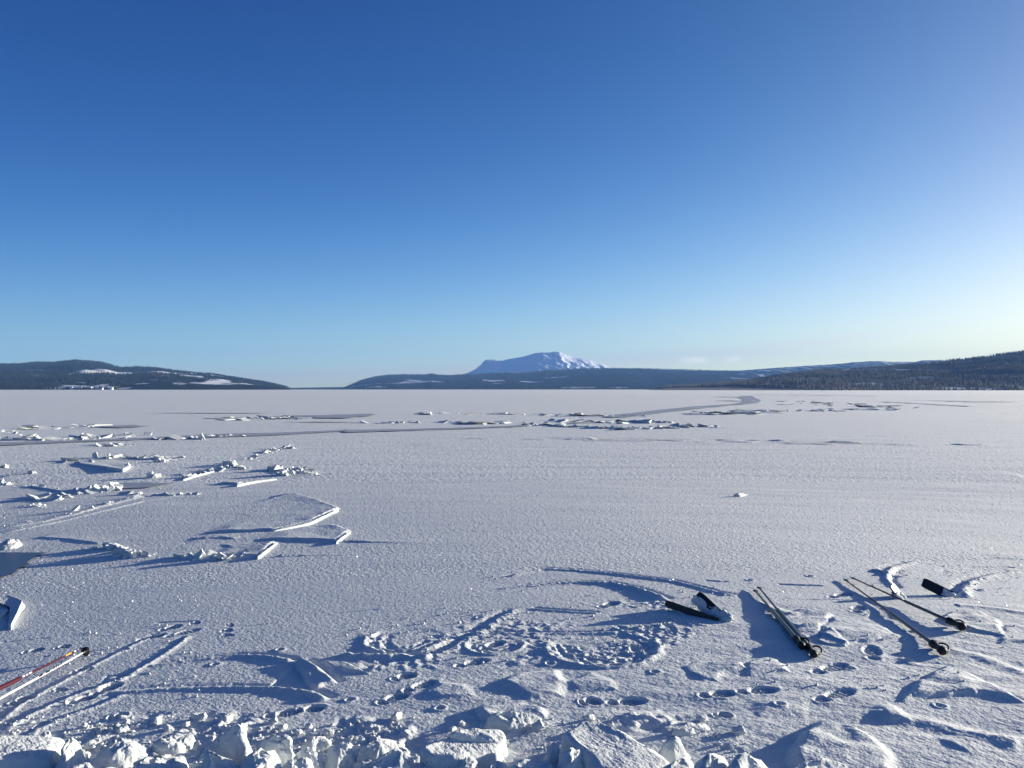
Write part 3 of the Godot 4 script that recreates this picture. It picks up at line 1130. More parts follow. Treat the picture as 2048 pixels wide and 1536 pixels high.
	# boot prints
	for f in [[1628, 1351, 1690, 1330], [1634, 1411, 1704, 1388], [1747, 1324, 1742, 1297], [1660, 1196, 1704, 1186], [1712, 1228, 1722, 1214], [912, 1335, 975, 1320], [757, 1409, 815, 1388], [808, 1386, 872, 1363], [1400, 1400, 1470, 1394], [1475, 1394, 1552, 1386], [140, 1409, 190, 1390], [185, 1392, 240, 1366], [530, 1434, 600, 1424], [590, 1424, 650, 1414], [785, 1362, 830, 1348], [965, 1300, 1005, 1282], [1200, 1215, 1235, 1204], [1160, 1412, 1200, 1405], [1215, 1410, 1290, 1406]]:
		footprint(f[0], f[1], f[2], f[3], 0.018, 0.6)
	for f in [[45, 1306, 88, 1298], [110, 1299, 140, 1291], [145, 1347, 182, 1335], [320, 1262, 362, 1250], [275, 1282, 330, 1268], [380, 1248, 400, 1245], [330, 1275, 400, 1258], [20, 1408, 70, 1390], [105, 1385, 130, 1376], [446, 1274, 462, 1268], [442, 1263, 464, 1260], [452, 1252, 466, 1250]]:
		footprint(f[0], f[1], f[2], f[3], 0.011, 0.9)
	for f in [[1500, 1160], [1620, 1152], [1240, 1180], [960, 1235], [560, 1300], [430, 1330], [250, 1300], [1560, 1420], [1700, 1340], [1310, 1350], [880, 1420], [700, 1400], [1100, 1330], [1880, 1420], [1960, 1180]]:
		var m := flat(f[0], f[1])
		stamp(m - Vector2.ONE * 0.06, m + Vector2.ONE * 0.06, 0.02, func(q: Vector2) -> float:
			var l := q.distance_to(m)
			return -0.02 * smoothstep(0.022, 0.012, l) + 0.005 * exp(-pow((l - 0.032) / 0.01, 2)))
	for f in [[1428, 1440, 1462, 1438], [215, 1438, 255, 1432]]:
		footprint(f[0], f[1], f[2], f[3], 0.03, 0.0, 0.8)

func leads(wet: Material) -> void:
	var streak := plain(Color(0.58, 0.6, 0.63), 0.9, 0.5)
	sheet("ice_lead", "long band of bare grey ice crossing the lake on the left", [[-40, 891], [0, 886], [130, 882], [300, 876], [420, 869], [560, 866], [680, 861], [692, 859], [702, 863], [560, 871], [400, 877], [200, 883], [0, 892]], ice_mat, 0.02, 0.06)
	sheet("ice_lead", "thin band of bare grey ice in the middle of the lake", [[690, 861], [800, 859], [950, 855], [1060, 851], [1062, 853], [950, 858], [800, 863], [690, 866]], ice_mat, 0.024, 0.08)
	sheet("ice_lead", "curving open band of grey ice winding towards the far shore", [[1195, 833.5], [1260, 827], [1320, 820], [1379, 814], [1430, 810.5], [1462, 808.5], [1482, 805], [1488, 800], [1474, 795], [1480, 792.5], [1504, 791.5], [1511, 796.5], [1523, 801], [1516, 806], [1495, 808.8], [1462, 811], [1431, 815], [1380, 820], [1327, 826.5], [1290, 831], [1256, 835], [1225, 836]], ice_mat, 0.03, 0.35)
	sheet("ice_streak", "thin spike of grey ice running left from the far bend of the curving band", [[1420, 794.2], [1450, 793.6], [1474, 794], [1474, 795.2], [1450, 794.8]], ice_mat, 0.034, 0.2)
	sheet("ice_streak", "second thin spike of grey ice left of the far bend of the curving band", [[1426, 802], [1455, 801.4], [1482, 801.8], [1482, 803], [1455, 802.6]], ice_mat, 0.034, 0.2)
	sheet("ice_streak", "thin strand of snowless ice below the left end of the curving band", [[1120, 847], [1150, 845.5], [1205, 846], [1150, 847.5]], ice_mat, 0.034, 0.1)
	sheet("ice_lead", "dark streak of bare ice far off on the right", [[1740, 802.5], [1850, 807.5], [1950, 813.4], [1890, 811.5], [1800, 806.5]], ice_mat, 0.03, 0.4)
	sheet("ice_lead", "short dark patch of bare ice left of the middle", [[570, 832], [640, 831], [740, 828], [745, 833], [690, 837], [600, 836]], ice_mat, 0.03, 0.3)
	sheet("ice_lead", "faint grey streak of bare ice on the left", [[180, 855], [260, 851], [310, 853], [240, 857]], ice_mat, 0.03, 0.2)
	sheet("ice_patch", "grey patch of thin refrozen ice beside the rubble on the left", [[225, 971], [260, 966], [300, 965], [333, 968], [315, 975], [280, 977], [245, 977]], ice_mat, 0.02, 0.1)
	sheet("ice_patch", "dark blue patch of wet ice at the left edge", [[-200, 1112], [-60, 1103], [0, 1105], [40, 1104], [88, 1107], [70, 1116], [52, 1124], [62, 1131], [40, 1138], [28, 1150], [-20, 1160], [-200, 1165]], wet, 0.012, 0.05)
	for q in [[[1090, 877.5], [1300, 879.5], [1480, 881.5], [1300, 880.6]], [[1470, 883], [1650, 886], [1900, 889], [1650, 887]], [[810, 889], [850, 888.4], [890, 889.4], [850, 889.8]], [[560, 845], [640, 844], [760, 845], [640, 845.6]], [[1500, 789], [1640, 790], [1780, 793], [1640, 791.4]], [[1820, 800], [1950, 803], [2060, 804], [1950, 804.4]], [[300, 826.5], [420, 826], [560, 827], [420, 827.4]]]:
		sheet("ice_streak", "thin wind-swept streak of bare ice far out", q, streak, 0.03, 0.05)

func far_land() -> void:
	var snow_c := Color(0.8, 0.82, 0.85)
	var dark := Color(0.024, 0.032, 0.032)
	var frosty := Color(0.3, 0.3, 0.28)
	var needle := plain(Color(0.024, 0.032, 0.03), 0.95, 0.15)
	var frost_needle := plain(Color(0.3, 0.3, 0.28), 0.95, 0.15)
	var tree := spruce(5)
	# wooded hill on the left
	var a := new_hill(2600, 5200, [[-700, 752], [-400, 738], [-200, 730], [0, 726], [40, 725], [75, 722], [110, 722], [150, 718], [175, 719.5], [205, 722.5], [220, 727], [240, 733], [275, 731], [310, 733], [350, 739], [385, 743], [420, 745], [450, 750], [490, 756], [525, 761], [545, 765], [570, 771], [592, 778], [640, 786]], 10.0, 26.0, 0.0022, 1.1)
	for f in [[20, 735, 30, 1.5], [60, 752, 26, 1.8], [105, 766, 36, 2.2], [130, 771, 22, 1.6], [165, 773.5, 58, 4.2], [205, 774, 26, 3.0], [238, 746, 28, 2.6], [200, 741, 22, 1.6], [318, 750, 30, 2.6], [345, 747, 26, 2.0], [385, 753, 40, 3.0], [430, 752, 30, 2.0], [410, 768, 36, 2.4], [455, 765, 30, 2.6], [440, 760, 26, 1.8], [250, 776, 14, 1.4], [310, 759, 12, 1.0], [70, 741, 20, 1.0], [285, 768, 16, 1.2], [165, 765, 12, 1.0], [355, 767, 10, 1.0], [130, 748, 10, 1.0]]: add_field(a, f[0], f[1], f[2], f[3])
	build_hill("left_hill", "dark wooded hill with white fields on the left shore", a, -4200, -200, 620, 110, dark, snow_c)
	forest("left_hill_forest", "dark conifer forest covering the left hill", a, -4200, -900, 60000, 13.0, needle, tree)
	# low far ridge in the gap
	var g := new_hill(8000, 9500, [[480, 779], [590, 775.5], [640, 774.5], [690, 774], [760, 774], [840, 778]], 0.0, 10.0, 0.001)
	build_hill("far_ridge", "low pale ridge far off in the gap between the hills", g, -3600, -700, 120, 20, dark * 1.2, snow_c, 0.3)
	# wooded hills in the middle
	var b := new_hill(5200, 8600, [[655, 784], [685, 776], [702, 768], [720, 760], [750, 752], [780, 748.5], [800, 747.5], [850, 748], [862, 746], [880, 748.5], [935, 748], [990, 744.5], [1050, 742], [1100, 738], [1150, 736], [1230, 735], [1300, 735.5], [1350, 737], [1420, 739.5], [1500, 741], [1620, 745], [1800, 752]], 8.0, 34.0, 0.0012, 1.1)
	for f in [[720, 771, 40, 1.6], [790, 766, 46, 2.0], [850, 764, 44, 3.2], [830, 761, 24, 1.6], [745, 774, 24, 1.2], [985, 761, 24, 1.6], [1060, 764, 30, 2.0], [1110, 754, 30, 2.0], [1000, 767, 16, 1.0], [1160, 775, 44, 1.4], [1330, 739, 60, 1.0], [1390, 741.5, 40, 1.0], [1240, 775, 18, 1.2], [1480, 757, 24, 1.0], [1040, 743.5, 60, 1.0], [1120, 738.5, 40, 0.8], [900, 750, 30, 0.8]]: add_field(b, f[0], f[1], f[2], f[3])
	build_hill("middle_hill", "long wooded hills with pale clearings in the middle of the far shore", b, -2700, 5000, 560, 90, dark, snow_c)
	forest("middle_hill_forest", "blue-dark forest covering the middle hills", b, -2700, 4500, 50000, 13.0, needle, tree)
	# the white mountain
	mountain()
	# open snowy fell behind the right hill
	var e := new_hill(6400, 8400, [[1380, 760], [1480, 741], [1560, 735], [1620, 731], [1660, 729], [1690, 726.5], [1705, 724.5], [1740, 722.5], [1765, 722], [1775, 723.5], [1800, 723.5], [1830, 724], [1845, 720.5], [1880, 720], [1950, 726], [2100, 735]], 0.0, 26.0, 0.002, 1.0)
	build_hill("right_fell", "bare snowy fell top rising behind the right hill", e, 1600, 6200, 260, 60, dark * 1.5, snow_c, 0.9)
	# dark hill on the right with its spruces
	var r := new_hill(1150, 2600, [[1230, 785], [1280, 779], [1330, 772.5], [1400, 768.5], [1450, 764], [1500, 759], [1560, 749], [1600, 743], [1650, 738], [1700, 736], [1750, 733], [1800, 729.5], [1830, 727], [1880, 721], [1930, 716], [1980, 710], [2010, 706], [2048, 701], [2200, 686], [2500, 668], [3000, 650]], 4.0, 12.0, 0.004, 1.05)
	for f in [[1740, 768.5, 46, 3.0, 0.2], [1800, 763, 44, 3.0, 0.2], [1850, 755, 34, 1.4, 0.2], [1760, 738, 28, 2.6], [1720, 741, 20, 1.4], [1930, 776, 36, 2.6], [1905, 778, 26, 1.6], [1990, 778, 24, 1.6], [2030, 773, 14, 2.2], [1535, 759, 14, 1.0], [1440, 768, 16, 1.0], [1650, 776, 10, 0.8], [1880, 725, 40, 1.4], [1950, 716, 40, 1.2]]: add_field(r, f[0], f[1], f[2], f[3], f[4] if f.size() > 4 else 0.0)
	build_hill("right_hill", "dark forested hill descending from the right to the shore", r, 100, 3600, 520, 120, frosty, snow_c)
	forest("right_hill_forest", "dark conifer forest covering the right hill", r, 150, 2600, 60000, 8.5, frost_needle, tree)
	# spruces that can be told apart: on the skyline and below the open field
	var bark := plain(Color(0.05, 0.04, 0.03), 0.95, 0.2)
	var trunk := lathe([[0.02, -0.05], [0.014, 0.4], [0.004, 0.9]], 6)
	var proto: Node3D = null
	var where: Array = []
	for k in 74:
		var px := 1800.0 + k * 3.5 + rng.randf_range(-1.5, 1.5)
		where.append([(px - 1024) / F * 2585.0, 2585.0, rng.randf_range(5.0, 11.0), 0])
	for k in 46:
		var f: Array = r.fields[0] if k < 24 else r.fields[1]
		var x: float = f[0] + f[2] * rng.randf_range(-1.0, 1.0)
		var d: float = f[1] - f[3] * rng.randf_range(0.55, 1.0) + (x - f[0]) * f[4]
		where.append([x, maxf(d, 1156.0), rng.randf_range(6.0, 11.0), 1])
	for w in where:
		var t: Node3D
		if proto == null:
			proto = thing("spruce_tree", "dark slim spruce standing out on the skyline of the right hill", "tree", "spruces along the skyline of the right hill")
			part("trunk", trunk, bark, proto)
			part("crown", tree, frost_needle, proto)
			t = proto
		else:
			t = proto.duplicate()
			t.name = numbered("spruce_tree")
			add_child(t)
			if w[3] == 1: tag(t, "dark small spruce along the lower edge of the right hill's snow field", "tree", "spruces below the snow field of the right hill")
		t.position = Vector3(w[0], r.height(w[0], w[1]) - 0.4, -w[1])
		t.rotation.y = rng.randf() * TAU
		t.scale = Vector3(w[2] * 1.0, w[2], w[2] * 1.0)
	farm()

func mountain() -> void:
	var sil := [[900, 752], [925, 748.5], [940, 744], [952, 737.5], [962, 729], [968, 721.5], [974, 719.2], [990, 719], [998, 720.5], [1006, 721], [1018, 718], [1030, 716], [1050, 712.5], [1060, 709], [1070, 706.3], [1080, 705.2], [1085, 704.2], [1100, 705], [1108, 703.2], [1118, 703.5], [1130, 708.5], [1142, 713], [1150, 715], [1165, 717], [1180, 720], [1190, 724], [1205, 728], [1215, 733], [1240, 741], [1300, 750]]
	var h := new_hill(9800, 11600, sil, 0.0, 90.0, 0.0015, 1.0)
	var V := PackedVector3Array()
	var I := PackedInt32Array()
	var nx := 260
	var nd := 90
	for j in nd + 12:
		var d := lerpf(9700, 11600, float(j) / (nd - 1))
		for i in nx:
			var x := lerpf(-1100, 2150, float(i) / (nx - 1))
			var t := clampf((d - 9700.0) / 1900.0, 0, 1)
			var c := h.crest(x)
			var y := c * pow(t, 0.95)
			if j >= nd: y = c - (d - 11600.0) * 0.3
			else:
				var gully := absf(h.noise_.get_noise_2d(x * 1.4 + d * 0.5, d * 0.8)) * 2.0
				y -= (190.0 * gully + 90.0 * absf(h.noise_.get_noise_2d(x * 4.0 - d * 1.5, d * 2.2))) * t * (1.0 - t) * clampf(c / 350.0, 0, 1) * smoothstep(100.0, 700.0, x)
			V.append(Vector3(x, y, -d))
	for j in nd + 11:
		for i in nx - 1:
			var k := j * nx + i
			for q in [k, k + nx, k + 1, k + 1, k + nx, k + nx + 1]: I.append(q)
	var o := top("snow_mountain", mesh_of(V, I), plain(Color(0.8, 0.83, 0.88), 0.8, 0.2))
	tag(o, "white snow mountain with a steep left cliff in the middle distance", "mountain", "", "structure")

func farm() -> void:
	var red := plain(Color(0.16, 0.045, 0.05), 0.85, 0.3)
	var white := plain(Color(0.75, 0.75, 0.74), 0.8, 0.3)
	var roof_snow := plain(Color(0.8, 0.82, 0.86), 0.8, 0.3)
	var dark := plain(Color(0.04, 0.045, 0.06), 0.4, 0.5)
	var list := [[131, 22.0, 0], [138, 20.0, 0], [154, 24.0, 0], [160, 14.0, 0], [168, 20.0, 0], [179, 14.0, 0], [196, 20.0, 2], [202, 12.0, 1], [222, 12.0, 1], [143, 10.0, 1]]
	var said := ["leftmost long red barn on the left shore", "second red barn from the left by the shore", "third red barn, the largest, in front of the white field", "small red barn right of the largest one", "red barn below the middle of the white field", "red shed at the foot of the bright white field", "dark grey barn under the right end of the white field", "white house right of the dark grey barn", "lone white house right of the shore farms", "small white house between the red barns"]
	for k in list.size():
		var e: Array = list[k]
		var d := 2585.0
		var x := (float(e[0]) - 1024.0) / F * d
		var o := thing("barn" if e[2] != 1 else "house", said[k], "barn" if e[2] != 1 else "house")
		o.position = Vector3(x, 0, -d)
		o.rotation.y = 0.15 * sin(k * 2.0)
		var w: float = e[1]
		var h := 5.0 + 1.5 * (k % 2)
		var wall := BoxMesh.new()
		wall.size = Vector3(w, h, 9)
		part("wall", wall, [red, white, dark][e[2]], o, Transform3D(Basis(), Vector3(0, h / 2, 0)))
		var roof := PrismMesh.new()
		roof.size = Vector3(9.8, 3.4, w + 1.0)
		part("roof", roof, roof_snow if k % 3 != 1 else dark, o, Transform3D(Basis(Vector3.UP, PI / 2), Vector3(0, h + 1.7, 0)))
		var win := BoxMesh.new()
		win.size = Vector3(1.1, 1.3, 0.2)
		for s in [-0.3, 0.3]: part("window", win, dark if e[2] != 2 else white, o, Transform3D(Basis(), Vector3(s * w, h * 0.55, 4.55)))
		var door := BoxMesh.new()
		door.size = Vector3(2.4, 3.0, 0.2)
		part("door", door, dark if e[2] != 2 else white, o, Transform3D(Basis(), Vector3(0, 1.5, 4.55)))

func plates_and_ridges() -> void:
	sliver("bright thin edge of ice along the pointed plate left of the middle", [546, 1062, 0.028], [622, 1045, 0.04], [678, 1018, 0.04])
	sliver("bright thin edge of ice at the tip of the narrow plate", [673, 1084, 0.036], [684, 1075, 0.04], [701, 1063, 0.034])
	sliver("long bright edge of ice in the left middle beyond the pointed plate", [474, 969.5, 0.05], [520, 960, 0.05], [554, 957, 0.03])
	sliver("bright thin edge of ice ending the near ridge on the right", [516, 1114, 0.034], [527, 1105, 0.04], [555, 1084, 0.034])
	sliver("straight thin edge of ice slanting up among the left rubble", [366, 959, 0.025], [412, 946, 0.03], [462, 933, 0.025])
	plate("flat ice plate under the rubble on the left", [[160, 926, 0.03], [210, 932, 0.06], [246, 938, 0.07], [262, 930, 0.05], [230, 917, -0.02], [150, 917, -0.02]], 0.1)
	plate("curved ice plate with a bright rim at the left edge", [[-40, 1194, 0.03], [12, 1188, 0.03], [47, 1200, 0.045], [22, 1250, 0.035], [16, 1249, 0.02], [34, 1210, 0.012], [-10, 1203, 0.01]], 0.04)
	plate("small ice plate in front of the curved one at the left edge", [[-60, 1212, 0.0], [10, 1206, 0.0], [18, 1220, 0.02], [-20, 1245, 0.03], [-60, 1248, 0.03]])
	var pb := "blocks of ice standing in the rubble"
	jagged("spiky ice block standing alone in the left middle", 579, 897, 26, 0.19, pb)
	jagged("round snow-capped ice block in the left rubble", 185, 980, 18, 0.13, pb)
	jagged("small lone ice block far left of the rubble", 66, 946, 16, 0.11, pb)
	jagged("low ice block at the left edge beyond the rubble", 4, 935, 24, 0.13, pb)
	block("ice_block", "broad rounded ice block at the left edge nearest the wet ice", "ice block", [[0, 1084, 0.06], [12, 1079, 0.07], [36, 1078, 0.07], [44, 1084, 0.06], [36, 1091, 0.04], [6, 1092, 0.03]], 0.03, 0.03, 0.03, pb)
	block("ice_block", "small block lying on the broad one at the left edge", "ice block", [[10, 1078, 0.09], [20, 1076, 0.11], [31, 1078, 0.1], [29, 1083, 0.08], [14, 1083, 0.08]], -0.01, 0.025, 0.02, pb)
	jagged("jagged upright ice block at the left end of the near ridge", 218, 1096, 27, 0.12, pb)
	block("ice_block", "curved ice block in the left part of the near ridge", "ice block", [[225, 1096, 0.07], [240, 1094, 0.1], [258, 1102, 0.09], [268, 1112, 0.05], [255, 1110, 0.04], [235, 1102, 0.03]], 0.03, 0.02, 0.04, pb)
	jagged("hollow-fronted ice block in the middle of the near ridge", 394, 1115, 44, 0.08, pb)
	jagged("low ice block beside the dark hollow of the near ridge", 447, 1118, 46, 0.06, pb)
	jagged("ice block stacked in the cluster right of the left rubble", 572, 950, 35, 0.18, pb)
	jagged("pale ice block leaning over the rubble in the left middle", 305, 954, 34, 0.16, pb)
	jagged("whitish ice block at the right end of the far left rubble", 322, 924, 24, 0.14, pb)
	jagged("ice block on the corner of the flat plate on the left", 256, 934, 13, 0.16, pb)
	jagged("tall ice block beside the grey band on the left", 404, 879, 13, 0.32, pb)
	block("ice_block", "small drift-covered lump alone on the open snow right of the middle", "ice block", [[1466, 988, 0.02], [1476, 986, 0.06], [1486, 987, 0.05], [1502, 990, 0.0], [1480, 991, 0.02]], 0.03, 0.03, 0.02, pb)
	rubble("crushed ice along the near ridge on the left", [[205, 1094], [235, 1100], [270, 1112], [300, 1112], [370, 1113], [430, 1113], [500, 1110], [520, 1111]], 130, 0.02, 0.13, 0.07, 0.45)
	rubble("crushed ice heaped between the plates in the left middle", [[65, 1001], [90, 995], [120, 994], [160, 985], [190, 982], [220, 978], [245, 974]], 110, 0.03, 0.2, 0.12, 0.4)
	rubble("line of ice bits below the grey patch", [[250, 988], [290, 991], [330, 988], [365, 990], [400, 988]], 60, 0.02, 0.14, 0.08, 0.4)
	rubble("crushed ice around the flat plate on the left", [[110, 926], [160, 921], [200, 918], [230, 914], [275, 917], [320, 917], [345, 922]], 120, 0.04, 0.3, 0.2, 0.35)
	rubble("crushed ice along the double crack", [[365, 958], [400, 948], [430, 938], [470, 933], [500, 937]], 90, 0.03, 0.2, 0.09, 0.35)
	rubble("heap of broken ice in the left middle", [[548, 940], [570, 942], [595, 945], [625, 949], [640, 950]], 80, 0.03, 0.24, 0.12, 0.4)
	rubble("trail of ice bits leading to the spiky block", [[430, 936], [490, 920], [520, 911], [545, 902], [560, 897]], 50, 0.04, 0.2, 0.1, 0.45)
	rubble("long heap of broken ice at the far left edge", [[-30, 880], [20, 877], [70, 880], [110, 878], [140, 880], [185, 876], [200, 873], [280, 869]], 150, 0.08, 0.6, 0.5, 0.25)
	rubble("broken ice beside the tall block on the left band", [[330, 880], [380, 877], [420, 874], [470, 872]], 50, 0.06, 0.4, 0.3, 0.35)
	rubble("scattered ice bits left of the spiky block", [[195, 893], [230, 889], [255, 891]], 24, 0.06, 0.4, 0.25, 0.3)
	rubble("broken ice far out left of the middle", [[465, 841], [490, 837], [515, 835], [530, 839], [550, 834]], 70, 0.2, 1.2, 1.0, 0.25)
	rubble("broken ice at the far left beyond the band", [[10, 865], [40, 861], [60, 859], [160, 851], [180, 851]], 50, 0.15, 0.8, 0.7, 0.25)
	rubble("thin line of broken ice in the middle distance", [[780, 847], [850, 845], [900, 845], [940, 847], [960, 848], [1040, 846]], 80, 0.1, 0.9, 0.6, 0.3)
	rubble("thin line of broken ice further out in the middle", [[840, 829], [920, 827], [980, 828], [1060, 829], [1100, 829], [1150, 831], [1250, 835]], 110, 0.15, 1.1, 0.9, 0.35)
	rubble("long ridge of broken ice below the curving band", [[1060, 850], [1090, 851], [1140, 852], [1200, 856], [1260, 857], [1320, 857], [1370, 854], [1410, 853]], 260, 0.1, 0.7, 0.45, 0.35)
	rubble("shorter ridge of broken ice above the long one", [[1130, 843], [1170, 841], [1220, 846], [1280, 843], [1330, 846]], 110, 0.12, 0.8, 0.6, 0.3)
	rubble("broken ice right of the curving band", [[1410, 829], [1450, 826], [1500, 824], [1560, 822], [1600, 823], [1640, 822]], 110, 0.2, 1.4, 1.4, 0.3)
	rubble("broken ice near the end of the curving band", [[1540, 803], [1600, 803], [1640, 804], [1700, 809], [1720, 814]], 60, 0.4, 2.6, 3.0, 0.25)
	rubble("distant broken ice out towards the right shore", [[1660, 819], [1700, 819], [1740, 821], [1770, 812]], 50, 0.3, 1.6, 1.6, 0.25)
	rubble("line of ice bits from the left edge to the rubble", [[0, 964], [40, 968], [80, 973], [110, 979]], 46, 0.02, 0.1, 0.04, 0.4)
	rubble("ice bits along the long crack on the left", [[0, 1055], [70, 1043], [150, 1027], [210, 1010], [270, 994]], 60, 0.02, 0.12, 0.07, 0.35)
	rubble("ice bits left of the near rubble", [[36, 1018], [60, 1008], [90, 1015], [130, 1012]], 24, 0.02, 0.1, 0.05, 0.4)

func shore_blocks() -> void:
	var g := "snow-caked ice blocks along the near shore"
	block("ice_slab", "long flat snow-caked slab in the lower left corner", "ice slab", [[-80, 1500, 0.13], [-10, 1470, 0.13], [60, 1466, 0.13], [130, 1468, 0.13], [128, 1492, 0.12], [100, 1514, 0.11], [-40, 1524, 0.1], [-90, 1520, 0.1]], 0.02, 0.03, 0.03, g)
	block("ice_block", "rounded block wedged right of the long corner slab", "ice block", [[120, 1490, 0.14], [140, 1468, 0.15], [160, 1474, 0.15], [158, 1492, 0.12], [130, 1512, 0.1]], 0.03, 0.03, 0.04, g)
	block("ice_block", "tall upright block crowning the pile on the left", "ice block", [[434, 1466, 0.2], [455, 1446, 0.25], [482, 1441, 0.26], [495, 1450, 0.25], [494, 1478, 0.2], [466, 1494, 0.16]], 0.04, 0.035, 0.06, g)
	block("ice_block", "dark-sided block leaning left of the tall upright one", "ice block", [[405, 1488, 0.13], [430, 1468, 0.18], [452, 1460, 0.22], [460, 1480, 0.2], [440, 1500, 0.14]], 0.04, 0.03, 0.05, g)
	block("ice_block", "square block right of the tall upright one", "ice block", [[512, 1478, 0.18], [540, 1466, 0.2], [578, 1464, 0.21], [586, 1478, 0.2], [584, 1500, 0.15], [540, 1502, 0.14]], 0.04, 0.03, 0.05, g)
	block("ice_block", "large rounded block in front of the square one", "ice block", [[480, 1510, 0.18], [520, 1487, 0.2], [555, 1496, 0.2], [575, 1512, 0.18], [555, 1545, 0.15], [490, 1560, 0.14]], 0.05, 0.04, 0.06, g)
	block("ice_block", "knobbly block at the bottom edge under the pile", "ice block", [[400, 1530, 0.16], [412, 1498, 0.2], [440, 1510, 0.19], [480, 1512, 0.18], [500, 1540, 0.15], [450, 1575, 0.12], [395, 1565, 0.12]], 0.05, 0.03, 0.09, g)
	block("ice_block", "crumbly block right of the pile", "ice block", [[560, 1530, 0.13], [580, 1508, 0.16], [625, 1512, 0.15], [632, 1540, 0.12], [600, 1570, 0.1], [565, 1570, 0.1]], 0.05, 0.03, 0.08, g)
	block("ice_block", "low block behind the smooth wedge", "ice block", [[648, 1490, 0.1], [680, 1478, 0.12], [705, 1482, 0.13], [710, 1506, 0.08], [670, 1515, 0.07]], 0.04, 0.035, 0.05, g)
	block("ice_block", "small block between the crumbly one and the wedge", "ice block", [[590, 1500, 0.11], [612, 1492, 0.13], [645, 1502, 0.11], [640, 1520, 0.08], [600, 1520, 0.08]], 0.04, 0.03, 0.05, g)
	block("ice_block", "smooth pointed wedge at the bottom edge", "ice block", [[690, 1545, 0.08], [750, 1512, 0.13], [795, 1495, 0.17], [808, 1502, 0.16], [822, 1550, 0.1], [760, 1590, 0.06]], 0.05, 0.02, 0.02, g)
	block("ice_slab", "flat snow-caked slab with a thick front edge", "ice slab", [[838, 1494, 0.12], [880, 1474, 0.13], [960, 1468, 0.14], [1008, 1488, 0.12], [990, 1500, 0.11], [920, 1518, 0.1], [862, 1512, 0.1]], 0.02, 0.02, 0.025, g)
	block("ice_slab", "upper slab lying behind the flat thick-edged one", "ice slab", [[890, 1466, 0.13], [950, 1452, 0.15], [1008, 1455, 0.15], [1014, 1470, 0.13], [1000, 1480, 0.12], [930, 1474, 0.12]], 0.02, 0.025, 0.03, g)
	block("ice_block", "blunt block with icy fringe behind the upper slab", "ice block", [[975, 1430, 0.08], [1000, 1422, 0.1], [1060, 1424, 0.1], [1084, 1430, 0.09], [1080, 1442, 0.06], [1020, 1450, 0.06]], 0.03, 0.02, 0.04, g)
	block("ice_slab", "biggest tilted slab in the bottom middle", "ice slab", [[1122, 1462, 0.1], [1160, 1438, 0.13], [1190, 1434, 0.15], [1250, 1458, 0.15], [1300, 1486, 0.14], [1350, 1522, 0.12], [1330, 1570, 0.08], [1240, 1580, 0.06], [1170, 1512, 0.08]], 0.03, 0.03, 0.035, g, 90)
	block("ice_block", "snowy cube left of the biggest slab", "ice block", [[1118, 1500, 0.13], [1135, 1488, 0.15], [1170, 1494, 0.14], [1172, 1525, 0.1], [1135, 1540, 0.09]], 0.04, 0.03, 0.05, g)
	block("ice_block", "small round block on the corner of the biggest slab", "ice block", [[1092, 1486, 0.12], [1108, 1478, 0.14], [1120, 1484, 0.13], [1118, 1502, 0.1], [1098, 1505, 0.09]], 0.04, 0.025, 0.04, g)
	block("ice_slab", "low slab at the bottom edge left of the snowy cube", "ice slab", [[1020, 1525, 0.09], [1040, 1512, 0.11], [1100, 1516, 0.1], [1130, 1550, 0.07], [1050, 1580, 0.05]], 0.03, 0.025, 0.04, g)
	block("ice_block", "stubby block in front of the flat thick-edged slab", "ice block", [[918, 1520, 0.11], [930, 1506, 0.13], [955, 1516, 0.11], [958, 1550, 0.08], [925, 1560, 0.07]], 0.04, 0.02, 0.04, g)
	block("snow_mound", "broad rounded mound at the bottom right of the middle", "snow mound", [[1370, 1550, 0.1], [1395, 1502, 0.16], [1430, 1492, 0.18], [1456, 1500, 0.17], [1462, 1545, 0.12], [1420, 1590, 0.08]], 0.05, 0.06, 0.05, g)
	block("snow_mound", "rounded mound beside the broad one on its right", "snow mound", [[1452, 1540, 0.13], [1462, 1498, 0.17], [1490, 1494, 0.17], [1530, 1512, 0.14], [1560, 1545, 0.1], [1500, 1590, 0.07]], 0.05, 0.05, 0.05, g)
	block("snow_mound", "low mound left of the broad one", "snow mound", [[1300, 1540, 0.07], [1330, 1516, 0.11], [1375, 1506, 0.13], [1400, 1530, 0.1], [1370, 1580, 0.07], [1310, 1575, 0.06]], 0.04, 0.04, 0.04, g)
	block("snow_mound", "knob of snow standing behind the broad mound", "snow mound", [[1318, 1486, 0.09], [1335, 1466, 0.12], [1362, 1466, 0.13], [1370, 1482, 0.11], [1350, 1500, 0.08]], 0.04, 0.035, 0.05, g)
	block("snow_mound", "flat crust at the bottom edge right of the mounds", "snow mound", [[1590, 1520, 0.06], [1640, 1508, 0.08], [1720, 1524, 0.06], [1730, 1560, 0.04], [1600, 1570, 0.04]], 0.04, 0.03, 0.03, g)
	block("ice_block", "low lumpy block standing right of the rounded corner block", "ice block", [[185, 1500, 0.08], [230, 1472, 0.1], [290, 1480, 0.1], [300, 1502, 0.08], [230, 1520, 0.07]], 0.04, 0.035, 0.05, g)
	block("ice_block", "broad block at the bottom edge left of the knobbly one", "ice block", [[250, 1530, 0.09], [300, 1502, 0.11], [370, 1507, 0.11], [385, 1532, 0.09], [300, 1555, 0.06]], 0.04, 0.035, 0.05, g)
	block("ice_block", "long block at the bottom edge in front of the corner slab", "ice block", [[110, 1548, 0.09], [160, 1522, 0.11], [240, 1527, 0.1], [250, 1558, 0.07], [130, 1575, 0.06]], 0.04, 0.035, 0.05, g)
